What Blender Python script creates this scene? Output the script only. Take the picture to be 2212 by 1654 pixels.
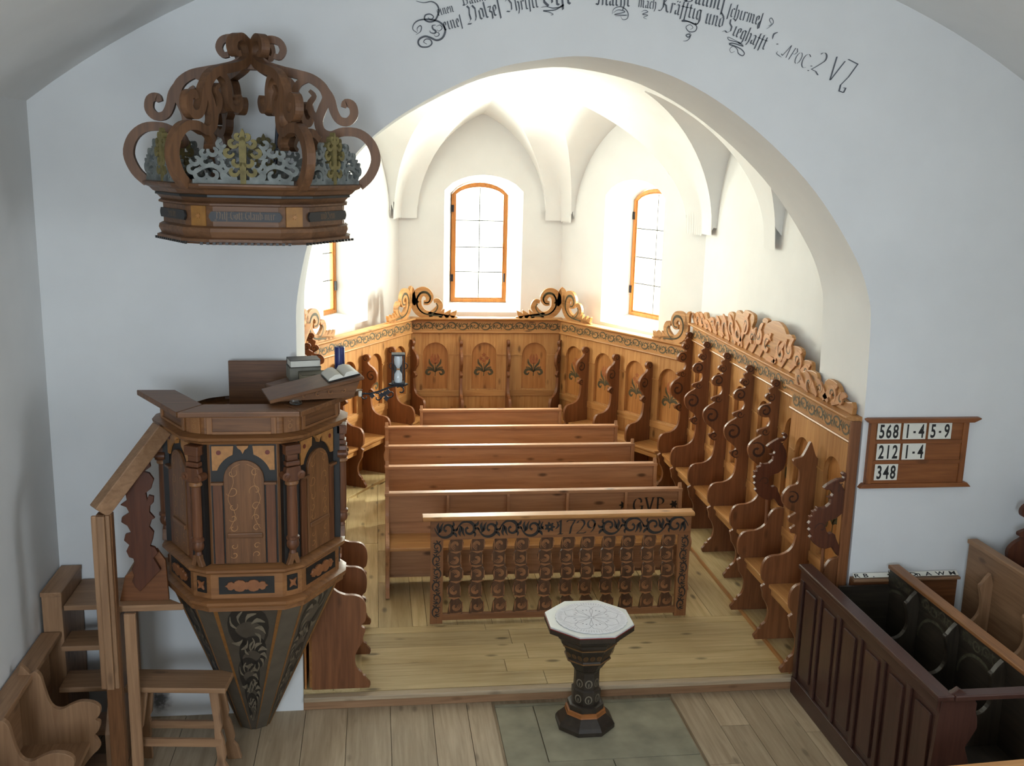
import bpy, bmesh, math, random
from mathutils import Vector, Matrix
from mathutils.geometry import tessellate_polygon
for o in list(bpy.data.objects): bpy.data.objects.remove(o, do_unlink=True)
SC = bpy.context.scene
COL = SC.collection
PI = math.pi
random.seed(7)

# ------------------------------------------------------------------ camera
def make_camera():
    f, yaw, pitch, roll = 2215.75, 0.13478, 0.21037, 0.02514
    cy, sy, cp, sp = math.cos(yaw), math.sin(yaw), math.cos(pitch), math.sin(pitch)
    fwd = Vector((sy*cp, cy*cp, -sp)); right = Vector((cy, -sy, 0)); up = right.cross(fwd)
    r2 = math.cos(roll)*right + math.sin(roll)*up
    u2 = -math.sin(roll)*right + math.cos(roll)*up
    cam = bpy.data.cameras.new('camera'); ob = bpy.data.objects.new('camera', cam); COL.objects.link(ob)
    m = Matrix((r2, u2, -fwd)).transposed().to_4x4(); m.translation = Vector((0, 0, 4.0))
    ob.matrix_world = m
    cam.sensor_fit = 'HORIZONTAL'; cam.sensor_width = 36.0; cam.lens = f*36.0/2212
    cam.clip_start = 0.05; cam.clip_end = 200
    SC.camera = ob
make_camera()

# ------------------------------------------------------------------ world, lights, exposure
W = bpy.data.worlds.new('sky'); SC.world = W; W.use_nodes = True
bg = W.node_tree.nodes['Background']
bg.inputs['Color'].default_value = (1.0, 0.985, 0.94, 1); bg.inputs['Strength'].default_value = 5.0
SC.view_settings.view_transform = 'Standard'; SC.view_settings.look = 'None'
SC.view_settings.gamma = 1.0; SC.view_settings.use_curve_mapping = False
SC.view_settings.exposure = 0.0

def area_light(name, loc, direction, sx, sy, energy, color):
    l = bpy.data.lights.new(name, 'AREA'); l.shape = 'RECTANGLE'; l.size = sx; l.size_y = sy
    l.energy = energy; l.color = color
    o = bpy.data.objects.new(name, l); COL.objects.link(o)
    o.location = loc
    o.rotation_euler = Vector(direction).to_track_quat('-Z', 'Y').to_euler()
    return o
WARM = (0.985, 1.0, 0.93); COOL = (0.66, 0.82, 1.0)
# daylight at the three apse windows (just outside the panes)
area_light('daylight_apse_back', (1.43, 15.35, 3.0), (0, -1, -0.28), 0.95, 1.9, 330, WARM)
area_light('daylight_apse_right', (4.49, 13.68, 2.85), (-0.89, -0.457, -0.05), 1.3, 2.2, 1450, WARM)
area_light('daylight_apse_left', (-1.56, 13.68, 2.85), (0.89, -0.457, -0.05), 1.3, 2.2, 270, WARM)
# daylight at the nave windows (side walls and gallery end)
area_light('daylight_nave_right', (5.25, 3.0, 3.2), (-1, 0, -0.1), 1.0, 1.9, 46, COOL)
area_light('daylight_nave_left', (-2.35, 2.6, 3.2), (1, 0, -0.1), 1.0, 1.9, 4, COOL)
area_light('daylight_nave_rear', (-1.2, -3.75, 3.6), (-0.08, 1, -0.1), 1.7, 2.2, 225, COOL)

# ------------------------------------------------------------------ mesh toolkit
def FXY(a, b, w): return (a, b, w)
def FXZ(a, b, w): return (a, w, b)
def FYZ(a, b, w): return (w, a, b)

def catmull(pts, n=4, closed=True):
    P = [Vector(p) for p in pts]; N = len(P); out = []
    rng = range(N) if closed else range(N-1)
    for i in rng:
        if closed: p0, p1, p2, p3 = P[i-1], P[i], P[(i+1) % N], P[(i+2) % N]
        else: p0, p1, p2, p3 = P[max(i-1, 0)], P[i], P[i+1], P[min(i+2, N-1)]
        for k in range(n):
            t = k/n
            out.append(0.5*((2*p1)+(p2-p0)*t+(2*p0-5*p1+4*p2-p3)*t*t+(3*p1-p0-3*p2+p3)*t**3))
    if not closed: out.append(P[-1])
    return [tuple(v) for v in out]

def spiral(cx, cy, r0, r1, a0, a1, n=14):
    return [(cx+(r0+(r1-r0)*k/n)*math.cos(a0+(a1-a0)*k/n), cy+(r0+(r1-r0)*k/n)*math.sin(a0+(a1-a0)*k/n)) for k in range(n+1)]

class MB:
    def __init__(s): s.v = []; s.f = []
    def add(s, vs, fs):
        o = len(s.v); s.v += [tuple(v) for v in vs]; s.f += [tuple(i+o for i in f) for f in fs]; return s
    def box(s, x0, x1, y0, y1, z0, z1):
        return s.add([(x0,y0,z0),(x1,y0,z0),(x1,y1,z0),(x0,y1,z0),(x0,y0,z1),(x1,y0,z1),(x1,y1,z1),(x0,y1,z1)],
                     [(0,3,2,1),(4,5,6,7),(0,1,5,4),(1,2,6,5),(2,3,7,6),(3,0,4,7)])
    def poly(s, outline, w, fr=FXY, holes=()):
        loops = [list(outline)]+[list(h) for h in holes]
        flat = [p for l in loops for p in l]
        tri = tessellate_polygon([[Vector((p[0], p[1], 0)) for p in l] for l in loops])
        return s.add([fr(p[0], p[1], w) for p in flat], tri)
    def prism(s, outline, w0, w1, fr=FXY, holes=()):
        loops = [list(outline)]+[list(h) for h in holes]
        flat = [p for l in loops for p in l]; n = len(flat)
        tri = tessellate_polygon([[Vector((p[0], p[1], 0)) for p in l] for l in loops])
        vs = [fr(p[0], p[1], w0) for p in flat]+[fr(p[0], p[1], w1) for p in flat]
        fs = [tuple(t) for t in tri]+[tuple(i+n for i in reversed(t)) for t in tri]
        o = 0
        for l in loops:
            m = len(l)
            for i in range(m): j = (i+1) % m; fs.append((o+i, o+j, o+j+n, o+i+n))
            o += m
        return s.add(vs, fs)
    def ribbon(s, path, widths, w0, w1, fr=FXY):
        """stroke of varying width along a 2D path, extruded from w0 to w1 (flat when w1 is None)"""
        n = len(path); P = [Vector((p[0], p[1])) for p in path]
        if not hasattr(widths, '__len__'): widths = [widths]*n
        elif len(widths) != n:
            k = len(widths)-1; ww = []
            for i in range(n):
                t = i/(n-1)*k; a = min(int(t), k-1); ww.append(widths[a]+(widths[a+1]-widths[a])*(t-a))
            widths = ww
        L, Rr = [], []
        for i in range(n):
            d = (P[min(i+1, n-1)]-P[max(i-1, 0)])
            if d.length < 1e-9: d = Vector((1, 0))
            d.normalize(); nn = Vector((-d.y, d.x))*widths[i]*0.5
            L.append(P[i]+nn); Rr.append(P[i]-nn)
        if w1 is None:
            vs = [fr(p.x, p.y, w0) for p in L]+[fr(p.x, p.y, w0) for p in Rr]
            return s.add(vs, [(i, i+1, n+i+1, n+i) for i in range(n-1)])
        vs = []
        for w in (w0, w1): vs += [fr(p.x, p.y, w) for p in L]+[fr(p.x, p.y, w) for p in Rr]
        fs = []
        for i in range(n-1):
            fs += [(i, n+i, n+i+1, i+1), (2*n+i, 2*n+i+1, 3*n+i+1, 3*n+i), (i, i+1, 2*n+i+1, 2*n+i), (n+i, 3*n+i, 3*n+i+1, n+i+1)]
        fs += [(0, 2*n, 3*n, n), (n-1, 2*n-1, 4*n-1, 3*n-1)]
        return s.add(vs, fs)
    def stack(s, rings, cap0=True, cap1=True):
        """rings: list of equal-length point loops"""
        m = len(rings[0]); vs = [p for r in rings for p in r]; fs = []
        for k in range(len(rings)-1):
            for i in range(m):
                j = (i+1) % m; fs.append((k*m+i, k*m+j, (k+1)*m+j, (k+1)*m+i))
        if cap0: fs.append(tuple(reversed(range(m))))
        if cap1: fs.append(tuple(range((len(rings)-1)*m, len(rings)*m)))
        return s.add(vs, fs)
    def lathe(s, prof, cx=0, cy=0, n=16, rot=0.0):
        return s.stack([[(cx+r*math.cos(rot+2*PI*i/n), cy+r*math.sin(rot+2*PI*i/n), z) for i in range(n)] for r, z in prof])
    def tube(s, path, r, n=6):
        P = [Vector(p) for p in path]; rings = []
        rr = r if hasattr(r, '__len__') else [r]*len(P)
        for i, p in enumerate(P):
            d = (P[min(i+1, len(P)-1)]-P[max(i-1, 0)]).normalized()
            a = d.cross(Vector((0, 0, 1)))
            if a.length < 0.1: a = d.cross(Vector((0, 1, 0)))
            a.normalize(); b = d.cross(a)
            rings.append([tuple(p+rr[i]*(math.cos(2*PI*k/n)*a+math.sin(2*PI*k/n)*b)) for k in range(n)])
        return s.stack(rings)
    def xf(s, m):
        s.v = [tuple(m @ Vector(v)) for v in s.v]; return s
    def mesh(s, name, mat, smooth=None, recalc=True):
        me = bpy.data.meshes.new(name); me.from_pydata(s.v, [], s.f); me.update()
        if recalc:
            bm = bmesh.new(); bm.from_mesh(me); bmesh.ops.recalc_face_normals(bm, faces=bm.faces); bm.to_mesh(me); bm.free()
        if smooth is not None:
            me.polygons.foreach_set('use_smooth', [True]*len(me.polygons)); me.set_sharp_from_angle(angle=math.radians(smooth))
        if mat: me.materials.append(mat)
        return me
    def build(s, name, mat, parent=None, smooth=None, bevel=None, recalc=True):
        return place(s.mesh(name, mat, smooth, recalc), name, parent, bevel)

def place(me, name, parent=None, bevel=None, loc=None, rot=None, scale=None):
    o = bpy.data.objects.new(name, me); COL.objects.link(o)
    if parent is not None: o.parent = parent
    if loc: o.location = loc
    if rot: o.rotation_euler = rot
    if scale: o.scale = scale
    if bevel:
        b = o.modifiers.new('bevel', 'BEVEL'); b.width = bevel; b.segments = 2; b.limit_method = 'ANGLE'; b.angle_limit = math.radians(40); b.harden_normals = False
    return o
def tag(o, label, cat, group=None):
    o['label'] = label; o['category'] = cat
    if group: o['group'] = group
    return o
def thing(name, label, cat, loc=(0, 0, 0), rz=0.0, group=None):
    o = bpy.data.objects.new(name, None); COL.objects.link(o); o.empty_display_size = 0.1
    o.location = loc; o.rotation_euler = (0, 0, rz)
    return tag(o, label, cat, group)
def struct(o):
    o['kind'] = 'structure'; return o
def bx(name, mat, parent, x0, x1, y0, y1, z0, z1, bevel=None):
    return MB().box(x0, x1, y0, y1, z0, z1).build(name, mat, parent, bevel=bevel)

# ------------------------------------------------------------------ materials
def nodes(name):
    m = bpy.data.materials.new(name); m.use_nodes = True; t = m.node_tree
    return m, t, t.nodes['Principled BSDF']
def lin(c):
    return tuple(((x/255)/12.92 if x/255 <= 0.04045 else ((x/255+0.055)/1.055)**2.4) for x in c)
def plain(name, rgb, rough=0.6, metal=0.0, noise=0.12, nscale=14, bump=0.0, spec=0.5):
    m, t, b = nodes(name)
    c = lin(rgb)
    tc = t.nodes.new('ShaderNodeTexCoord'); nz = t.nodes.new('ShaderNodeTexNoise'); nz.inputs['Scale'].default_value = nscale; nz.inputs['Detail'].default_value = 5
    cr = t.nodes.new('ShaderNodeValToRGB')
    cr.color_ramp.elements[0].position = 0.3; cr.color_ramp.elements[1].position = 0.7
    cr.color_ramp.elements[0].color = tuple(x*(1-noise) for x in c)+(1,); cr.color_ramp.elements[1].color = tuple(min(1, x*(1+noise)) for x in c)+(1,)
    t.links.new(tc.outputs['Object'], nz.inputs['Vector']); t.links.new(nz.outputs['Fac'], cr.inputs['Fac']); t.links.new(cr.outputs['Color'], b.inputs['Base Color'])
    b.inputs['Roughness'].default_value = rough; b.inputs['Metallic'].default_value = metal; b.inputs['Specular IOR Level'].default_value = spec
    if bump:
        bp = t.nodes.new('ShaderNodeBump'); bp.inputs['Strength'].default_value = bump; bp.inputs['Distance'].default_value = 0.02
        t.links.new(nz.outputs['Fac'], bp.inputs['Height']); t.links.new(bp.outputs['Normal'], b.inputs['Normal'])
    return m
def wood(name, light, dark, axis='X', rough=0.5, knots=0.0, vary=0.12, fine=1.0, spec=0.4, kscale=1.0):
    """pine or walnut grain running along the object's own axis, with knots and per-board variation"""
    m, t, b = nodes(name); N = t.nodes.new; L = t.links.new
    la, da = lin(light), lin(dark)
    tc = N('ShaderNodeTexCoord'); oi = N('ShaderNodeObjectInfo')
    mul = N('ShaderNodeVectorMath'); mul.operation = 'SCALE'; mul.inputs[0].default_value = (37.0, 17.0, 53.0); L(oi.outputs['Random'], mul.inputs['Scale'])
    addv = N('ShaderNodeVectorMath'); addv.operation = 'ADD'; L(tc.outputs['Object'], addv.inputs[0]); L(mul.outputs[0], addv.inputs[1])
    def mapped(k, s):
        mp = N('ShaderNodeMapping'); sc = [k*s, k*s, k*s]; sc['XYZ'.index(axis)] = s*0.9; mp.inputs['Scale'].default_value = sc
        L(addv.outputs[0], mp.inputs['Vector']); return mp
    mp = mapped(16, 1.2*fine)
    n1 = N('ShaderNodeTexNoise'); n1.inputs['Scale'].default_value = 1.6; n1.inputs['Detail'].default_value = 7; n1.inputs['Roughness'].default_value = 0.62; n1.inputs['Distortion'].default_value = 0.5
    L(mp.outputs[0], n1.inputs['Vector'])
    mp2 = mapped(3, 0.9)
    n2 = N('ShaderNodeTexNoise'); n2.inputs['Scale'].default_value = 1.3; n2.inputs['Detail'].default_value = 3; L(mp2.outputs[0], n2.inputs['Vector'])
    mx = N('ShaderNodeMath'); mx.operation = 'MULTIPLY_ADD'; mx.inputs[1].default_value = 0.35; L(n2.outputs['Fac'], mx.inputs[0])
    sb = N('ShaderNodeMath'); sb.operation = 'MULTIPLY'; sb.inputs[1].default_value = 0.65; L(n1.outputs['Fac'], sb.inputs[0]); L(sb.outputs[0], mx.inputs[2])
    cr = N('ShaderNodeValToRGB'); cr.color_ramp.elements[0].position = 0.33; cr.color_ramp.elements[1].position = 0.64
    cr.color_ramp.elements[0].color = da+(1,); cr.color_ramp.elements[1].color = la+(1,); L(mx.outputs[0], cr.inputs['Fac'])
    col = cr.outputs['Color']
    if knots:
        mk = N('ShaderNodeMapping'); sc = [6.5*kscale]*3; sc['XYZ'.index(axis)] = 2.6*kscale; mk.inputs['Scale'].default_value = sc; L(addv.outputs[0], mk.inputs['Vector'])
        vo = N('ShaderNodeTexVoronoi'); vo.inputs['Scale'].default_value = 1.0; L(mk.outputs[0], vo.inputs['Vector'])
        kr = N('ShaderNodeValToRGB'); kr.color_ramp.elements[0].position = 0.07; kr.color_ramp.elements[1].position = 0.17
        kr.color_ramp.elements[0].color = (knots,)*3+(1,); kr.color_ramp.elements[1].color = (0, 0, 0, 1); L(vo.outputs['Distance'], kr.inputs['Fac'])
        mk2 = N('ShaderNodeMix'); mk2.data_type = 'RGBA'; L(kr.outputs['Color'], mk2.inputs['Factor']); L(col, mk2.inputs['A']); mk2.inputs['B'].default_value = tuple(x*0.28 for x in da)+(1,)
        col = mk2.outputs['Result']
    hv = N('ShaderNodeHueSaturation'); L(col, hv.inputs['Color'])
    vr = N('ShaderNodeMapRange'); vr.inputs['To Min'].default_value = 1-vary; vr.inputs['To Max'].default_value = 1+vary; L(oi.outputs['Random'], vr.inputs['Value']); L(vr.outputs[0], hv.inputs['Value'])
    L(hv.outputs['Color'], b.inputs['Base Color'])
    b.inputs['Roughness'].default_value = rough; b.inputs['Specular IOR Level'].default_value = spec
    bp = N('ShaderNodeBump'); bp.inputs['Strength'].default_value = 0.12; bp.inputs['Distance'].default_value = 0.004
    L(n1.outputs['Fac'], bp.inputs['Height']); L(bp.outputs['Normal'], b.inputs['Normal'])
    return m
def woods(name, light, dark, **k):
    return {a: wood(name+'_'+a.lower(), light, dark, a, **k) for a in 'XYZ'}

M = {}
M['plaster'] = plain('white_plaster', (226, 226, 224), rough=0.9, noise=0.03, nscale=2.2, bump=0.25, spec=0.2)
HON = woods('honey_pine', (196, 146, 90), (156, 102, 52), rough=0.42, knots=0.75, vary=0.10)
PAN = woods('panel_pine', (188, 130, 72), (148, 92, 44), rough=0.42, knots=0.5, vary=0.07)
DIV = woods('divider_pine', (140, 90, 55), (100, 59, 33), rough=0.42, knots=0.45, vary=0.08)
PEW = woods('pew_pine', (184, 136, 96), (148, 102, 68), rough=0.40, knots=0.85, vary=0.08)
FLO = woods('floor_pine', (208, 184, 136), (172, 146, 98), rough=0.5, knots=0.8, vary=0.14, kscale=0.9)
NFL = woods('nave_floor_pine', (182, 162, 134), (146, 126, 100), rough=0.55, knots=0.5, vary=0.13)
WAL = woods('pulpit_walnut', (130, 88, 54), (80, 50, 29), rough=0.42, vary=0.10, fine=1.4)
REDW = woods('pulpit_red_burl', (116, 72, 44), (74, 43, 27), rough=0.42, vary=0.1, fine=1.8)
OAK = woods('pulpit_oak', (152, 104, 62), (104, 66, 38), rough=0.42, vary=0.08)
CAN = woods('canopy_wood', (126, 88, 58), (80, 54, 36), rough=0.5, vary=0.08)
STP = woods('worn_stair_pine', (168, 130, 96), (126, 92, 64), rough=0.5, knots=0.5, vary=0.12)
BOX = woods('dark_brown_paint', (74, 48, 40), (54, 34, 28), rough=0.30, vary=0.05)
BLK = woods('blackened_wood', (58, 50, 40), (34, 28, 22), rough=0.4, vary=0.05)
DKC = woods('dark_carved_wood', (104, 58, 36), (68, 36, 22), rough=0.45, vary=0.05)
M['divider_paint'] = plain('dark_brown_divider_paint', (62, 36, 24), rough=0.5, noise=0.2, nscale=30)
M['scroll'] = plain('dark_green_paint', (78, 70, 44), rough=0.6, noise=0.3, nscale=30)
M['scroll_black'] = plain('black_scroll_paint', (40, 34, 28), rough=0.6, noise=0.25, nscale=30)
M['flower_red'] = plain('red_brown_flower_paint', (156, 90, 48), rough=0.6, noise=0.2, nscale=30)
M['flower_light'] = plain('ochre_flower_paint', (204, 140, 84), rough=0.6, noise=0.2, nscale=30)
M['ink'] = plain('faded_black_ink', (92, 95, 100), rough=0.8, noise=0.15, nscale=20)
M['black'] = plain('black_lacquer', (26, 24, 22), rough=0.45, noise=0.2)
M['white_card'] = plain('white_card', (226, 222, 208), rough=0.6, noise=0.03)
M['iron'] = plain('wrought_iron', (38, 38, 42), rough=0.45, metal=0.6, noise=0.2)
M['lead'] = plain('lead_came', (70, 66, 60), rough=0.5, metal=0.4)
# ------------------------------------------------------------------ structure: nave shell and chancel arch
YW, YR = 7.07, 7.90           # front and rear face of the chancel arch wall
ARCH = [(-0.541, 0.0), (-0.541, 0.6), (-0.541, 1.4), (-0.541, 2.2), (-0.541, 2.764), (-0.529, 3.083), (-0.443, 3.475), (-0.325, 3.745), (-0.12, 4.05), (0.12, 4.262),
        (0.411, 4.440), (0.763, 4.605), (1.073, 4.680), (1.417, 4.717), (1.836, 4.660), (2.167, 4.545), (2.511, 4.352), (2.87, 4.078), (3.171, 3.776),
        (3.454, 3.385), (3.575, 3.116), (3.612, 2.911), (3.630, 2.387), (3.634, 1.6), (3.636, 0.9), (3.638, 0.0)]
def arch_curve():
    c = catmull(ARCH, 4, closed=False)
    return c
AC = arch_curve()
NXL, NXR, NYB = -2.19, 5.10, -3.6
def vault_z(x): return -0.45 + math.sqrt(max(36-(x-1.455)**2, 0))
SPR = vault_z(NXL)
# arch wall: front face, intrados, rear face
mb = MB()
outer = [(NXL-0.3, -0.1), (AC[0][0], -0.1)] + AC + [(AC[-1][0], -0.1), (NXR+0.3, -0.1), (NXR+0.3, 6.2), (NXL-0.3, 6.2)]
mb.poly(outer, YW, FXZ); mb.poly(outer, YR, FXZ)
n = len(AC)
mb.add([(x, YW, z) for x, z in AC]+[(x, YR, z) for x, z in AC], [(i, i+1, n+i+1, n+i) for i in range(n-1)])
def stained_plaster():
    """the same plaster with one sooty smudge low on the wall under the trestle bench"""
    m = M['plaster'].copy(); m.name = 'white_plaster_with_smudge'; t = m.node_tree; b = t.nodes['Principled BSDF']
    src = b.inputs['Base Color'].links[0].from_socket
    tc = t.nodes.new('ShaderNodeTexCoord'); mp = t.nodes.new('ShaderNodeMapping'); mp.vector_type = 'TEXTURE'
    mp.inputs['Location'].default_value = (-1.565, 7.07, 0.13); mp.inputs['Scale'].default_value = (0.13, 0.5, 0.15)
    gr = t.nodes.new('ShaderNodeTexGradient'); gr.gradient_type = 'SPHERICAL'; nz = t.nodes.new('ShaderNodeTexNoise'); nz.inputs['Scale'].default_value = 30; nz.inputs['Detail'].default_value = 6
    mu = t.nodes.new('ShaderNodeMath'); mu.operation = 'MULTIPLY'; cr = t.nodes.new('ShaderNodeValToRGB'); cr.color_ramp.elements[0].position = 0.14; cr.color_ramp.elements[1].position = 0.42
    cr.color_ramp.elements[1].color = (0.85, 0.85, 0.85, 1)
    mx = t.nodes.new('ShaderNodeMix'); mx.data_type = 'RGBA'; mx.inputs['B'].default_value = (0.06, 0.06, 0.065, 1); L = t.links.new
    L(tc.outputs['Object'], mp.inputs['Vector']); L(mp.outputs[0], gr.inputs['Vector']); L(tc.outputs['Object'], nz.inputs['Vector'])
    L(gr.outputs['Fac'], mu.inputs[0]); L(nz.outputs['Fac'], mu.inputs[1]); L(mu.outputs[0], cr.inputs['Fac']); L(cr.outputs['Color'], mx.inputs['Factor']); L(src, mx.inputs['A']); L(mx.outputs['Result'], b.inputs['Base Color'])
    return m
struct(mb.build('wall_front', stained_plaster(), smooth=35, recalc=False))
def wall_xy(name, p0, p1, z0, z1, thick_dir, openings=(), depth=0.0):
    """flat plaster wall from p0 to p1 with arched openings: (u0, u1, sill, spring, rise, splay) and splayed reveals"""
    a = Vector((p0[0], p0[1], 0)); b = Vector((p1[0], p1[1], 0)); u = (b-a).normalized(); nrm = Vector((thick_dir[0], thick_dir[1], 0)).normalized()
    Lw = (b-a).length
    def P(s, z, w): q = a+u*s+nrm*w; return (q.x, q.y, z)
    mb = MB(); hs = []
    for (u0, u1, sill, spring, rise, splay, sslope) in openings:
        def cont(u0, u1, sill, spring, rise, k=10):
            pts = [(u0, sill), (u1, sill), (u1, spring)]
            for i in range(1, k): 
                t = i/k; s = u1+(u0-u1)*t
                pts.append((s, spring+rise*(1-(2*t-1)**2)**0.75))
            pts.append((u0, spring)); return pts
        c1 = cont(u0, u1, sill, spring, rise); c2 = cont(u0+splay, u1-splay, sill+sslope, spring-0.06, rise*0.85)
        hs.append(c1); m = len(c1)
        mb.add([P(p[0], p[1], 0) for p in c1]+[P(p[0], p[1], depth) for p in c2], [(i, (i+1) % m, m+(i+1) % m, m+i) for i in range(m)])
    fr = lambda s, z, w: P(s, z, w)
    mb.poly([(0, z0), (Lw, z0), (Lw, z1), (0, z1)], 0, fr, hs)
    return struct(mb.build(name, M['plaster'], smooth=30, recalc=False))
wall_xy('wall_left', (NXL, NYB), (NXL, YW), -0.05, SPR+0.02, (-1, 0), [(5.5, 6.9, 2.0, 3.7, 0.45, 0.12, 0.1)], 0.5)
wall_xy('wall_right', (NXR, NYB), (NXR, YW), -0.05, SPR+0.02, (1, 0), [(5.9, 7.3, 2.0, 3.7, 0.45, 0.12, 0.1)], 0.5)
wall_xy('wall_rear', (NXL, NYB), (NXR, NYB), -0.05, 6.0, (0, -1), [(0.06, 2.0, 2.4, 4.4, 0.6, 0.10, 0.1)], 0.5)
mb = MB(); N_ = 40
xs = [NXL-0.02+(NXR-NXL+0.04)*i/N_ for i in range(N_+1)]
mb.add([(x, NYB, vault_z(x)) for x in xs]+[(x, YW+0.02, vault_z(x)) for x in xs], [(i, i+1, N_+2+i, N_+1+i) for i in range(N_)])
struct(mb.build('ceiling', M['plaster'], smooth=60, recalc=False))

# ------------------------------------------------------------------ chancel walls
CX = 1.466; CXL, CXR = -0.97, 3.90; YC = 11.90; YB = 14.40; BXL, BXR = 0.316, 2.616
DIAG = math.hypot(CXR-BXR, YB-YC)
ZT = 5.2
nr = Vector((YB-YC, CXR-BXR, 0)).normalized()
wall_xy('wall_chancel_right', (CXR, YR), (CXR, YC), 0.0, ZT, (1, 0))
wall_xy('wall_chancel_left', (CXL, YR), (CXL, YC), 0.0, ZT, (-1, 0))
wall_xy('wall_apse_back', (BXL, YB), (BXR, YB), 0.0, ZT, (0, 1), [(0.63, 1.73, 1.93, 3.62, 0.22, 0.13, 0.10)], 0.45)
wall_xy('wall_apse_right', (BXR, YB), (CXR, YC), 0.0, ZT, (nr.x, nr.y), [(0.92, 2.07, 1.93, 3.62, 0.22, 0.13, 0.10)], 0.45)
wall_xy('wall_apse_left', (CXL, YC), (BXL, YB), 0.0, ZT, (-nr.x, nr.y), [(0.74, 1.89, 1.93, 3.62, 0.22, 0.13, 0.10)], 0.45)

# ------------------------------------------------------------------ chancel vault: barrel and apse dome cut by pointed lunettes
ZS, HV = 3.25, 1.85
SPROUD = 0.06
WALLS = [((CXR, 0), (-1, 0), CXR-CX), ((CXL, 0), (1, 0), CXR-CX), ((0, YB), (0, -1), 2.7), ((CXR, YC), (-nr.x, -nr.y), 2.55), ((CXL, YC), (nr.x, -nr.y), 2.55)]
def main_z(x, y):
    """cloister vault: every wall sends up its own quarter barrel, softly merged near the crown"""
    acc = 0.0; k = 11.0; lo = 9e9
    for (p, n, A) in WALLS:
        s_ = (x-p[0])*n[0]+(y-p[1])*n[1]-SPROUD
        if s_ <= 0: z = ZS+s_*8.0
        else:
            q = min(s_/A, 1.0); z = ZS+HV*math.sqrt(1-(1-q)**2)
        lo = min(lo, z); acc += math.exp(-k*(z-ZS))
    if lo < ZS+0.25: return lo
    t = min(1.0, (lo-ZS-0.25)/0.5)
    return lo+(ZS-math.log(acc)/k-lo)*t
KP = 0.55
NP = math.sqrt(1-(KP/(1+KP))**2)
class Lun:
    def __init__(s, c, inward, half, zapex, slope):
        s.c = Vector(c); s.n = Vector(inward).normalized(); s.t = Vector((-s.n.y, s.n.x)); s.h = half; s.za = zapex; s.sl = slope
    def z(s, x, y):
        d = Vector((x, y))-s.c; u = abs(d.dot(s.t))/s.h; w = d.dot(s.n)
        if u >= 1 or w > 2.25: return ZS-1.0-(max(u, 1)-1)*20.0
        return ZS+(s.za-ZS+s.sl*max(w, 0))*math.sqrt(max(0, 1-((u+KP)/(1+KP))**2))/NP
LUN = [Lun(((BXL+BXR)/2, YB), (0, -1), 0.90, 4.66, 0.16),
       Lun(((BXR+CXR)/2, (YB+YC)/2), (-nr.x, -nr.y), 1.14, 4.66, 0.16),
       Lun(((BXL+CXL)/2, (YB+YC)/2), (nr.x, -nr.y), 1.14, 4.66, 0.16)]
for sx in (-1, 1):
    xw = CXR if sx > 0 else CXL
    LUN.append(Lun((xw, 10.70), (-sx, 0), 0.83, 4.60, 0.16))
    LUN.append(Lun((xw, 8.74), (-sx, 0), 0.86, 4.60, 0.16))
def clip(tri, vals):
    out = []
    for i in range(len(tri)):
        a, b = tri[i], tri[(i+1) % len(tri)]; va, vb = vals[i], vals[(i+1) % len(tri)]
        if va >= 0: out.append(a)
        if (va > 0 and vb < 0) or (va < 0 and vb > 0):
            t = va/(va-vb); out.append((a[0]+(b[0]-a[0])*t, a[1]+(b[1]-a[1])*t))
    return out
def inside_plan(x, y, e=0.02):
    if y < YR-0.3: return False
    if x < CXL-e or x > CXR+e or y > YB+e: return False
    for cx, s in ((BXR, 1), (BXL, -1)):
        if s*(x-cx) > 0 and y > YC:
            f = (s*(x-cx))/(CXR-BXR)
            if y > YB-(YB-YC)*f+e*2: return False
    return True
def vault():
    funcs = [main_z]+[l.z for l in LUN]; mb = MB(); st = 0.07
    nx = int((CXR-CXL)/st)+2; ny = int((YB-YR+0.2)/st)+2
    for k, fk in enumerate(funcs):
        vid = {}
        def V(p):
            q = (round(p[0], 5), round(p[1], 5))
            if q not in vid: vid[q] = len(mb.v); mb.v.append((p[0], p[1], fk(p[0], p[1])))
            return vid[q]
        for i in range(nx):
            for j in range(ny):
                X0, Y0 = CXL+i*st, YR-0.1+j*st
                if k > 0:
                    d = Vector((X0+st/2, Y0+st/2))-LUN[k-1].c
                    if abs(d.dot(LUN[k-1].t)) > LUN[k-1].h+0.1 or d.dot(LUN[k-1].n) < -0.2 or d.dot(LUN[k-1].n) > 2.3: continue
                if not inside_plan(X0+st/2, Y0+st/2, 0.09): continue
                near = min((X0+st/2-p[0])*n_[0]+(Y0+st/2-p[1])*n_[1] for p, n_, A in WALLS)
                m = 4 if near < 0.20 else 1; h = st/m
                for ii in range(m):
                    for jj in range(m):
                        x0, y0 = X0+ii*h, Y0+jj*h
                        for tr in (((x0, y0), (x0+h, y0), (x0+h, y0+h)), ((x0, y0), (x0+h, y0+h), (x0, y0+h))):
                            pl = list(tr); fv = [fk(*p) for p in pl]
                            if max(fv) < ZS: continue
                            for q, fq in enumerate(funcs):
                                if q == k or len(pl) < 3: continue
                                vals = [fk(*p)-fq(*p) for p in pl]
                                if min(vals) >= 0: continue
                                pl = clip(pl, vals)
                            if len(pl) >= 3 and min(fk(*p) for p in pl) < ZS: pl = clip(pl, [fk(*p)-ZS for p in pl])
                            if len(pl) >= 3:
                                ids = [V(p) for p in pl]
                                if len(set(ids)) >= 3: mb.f.append(tuple(dict.fromkeys(ids)))
    return mb
struct(vault().build('ceiling_chancel', M['plaster'], smooth=32, recalc=False))
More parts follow.
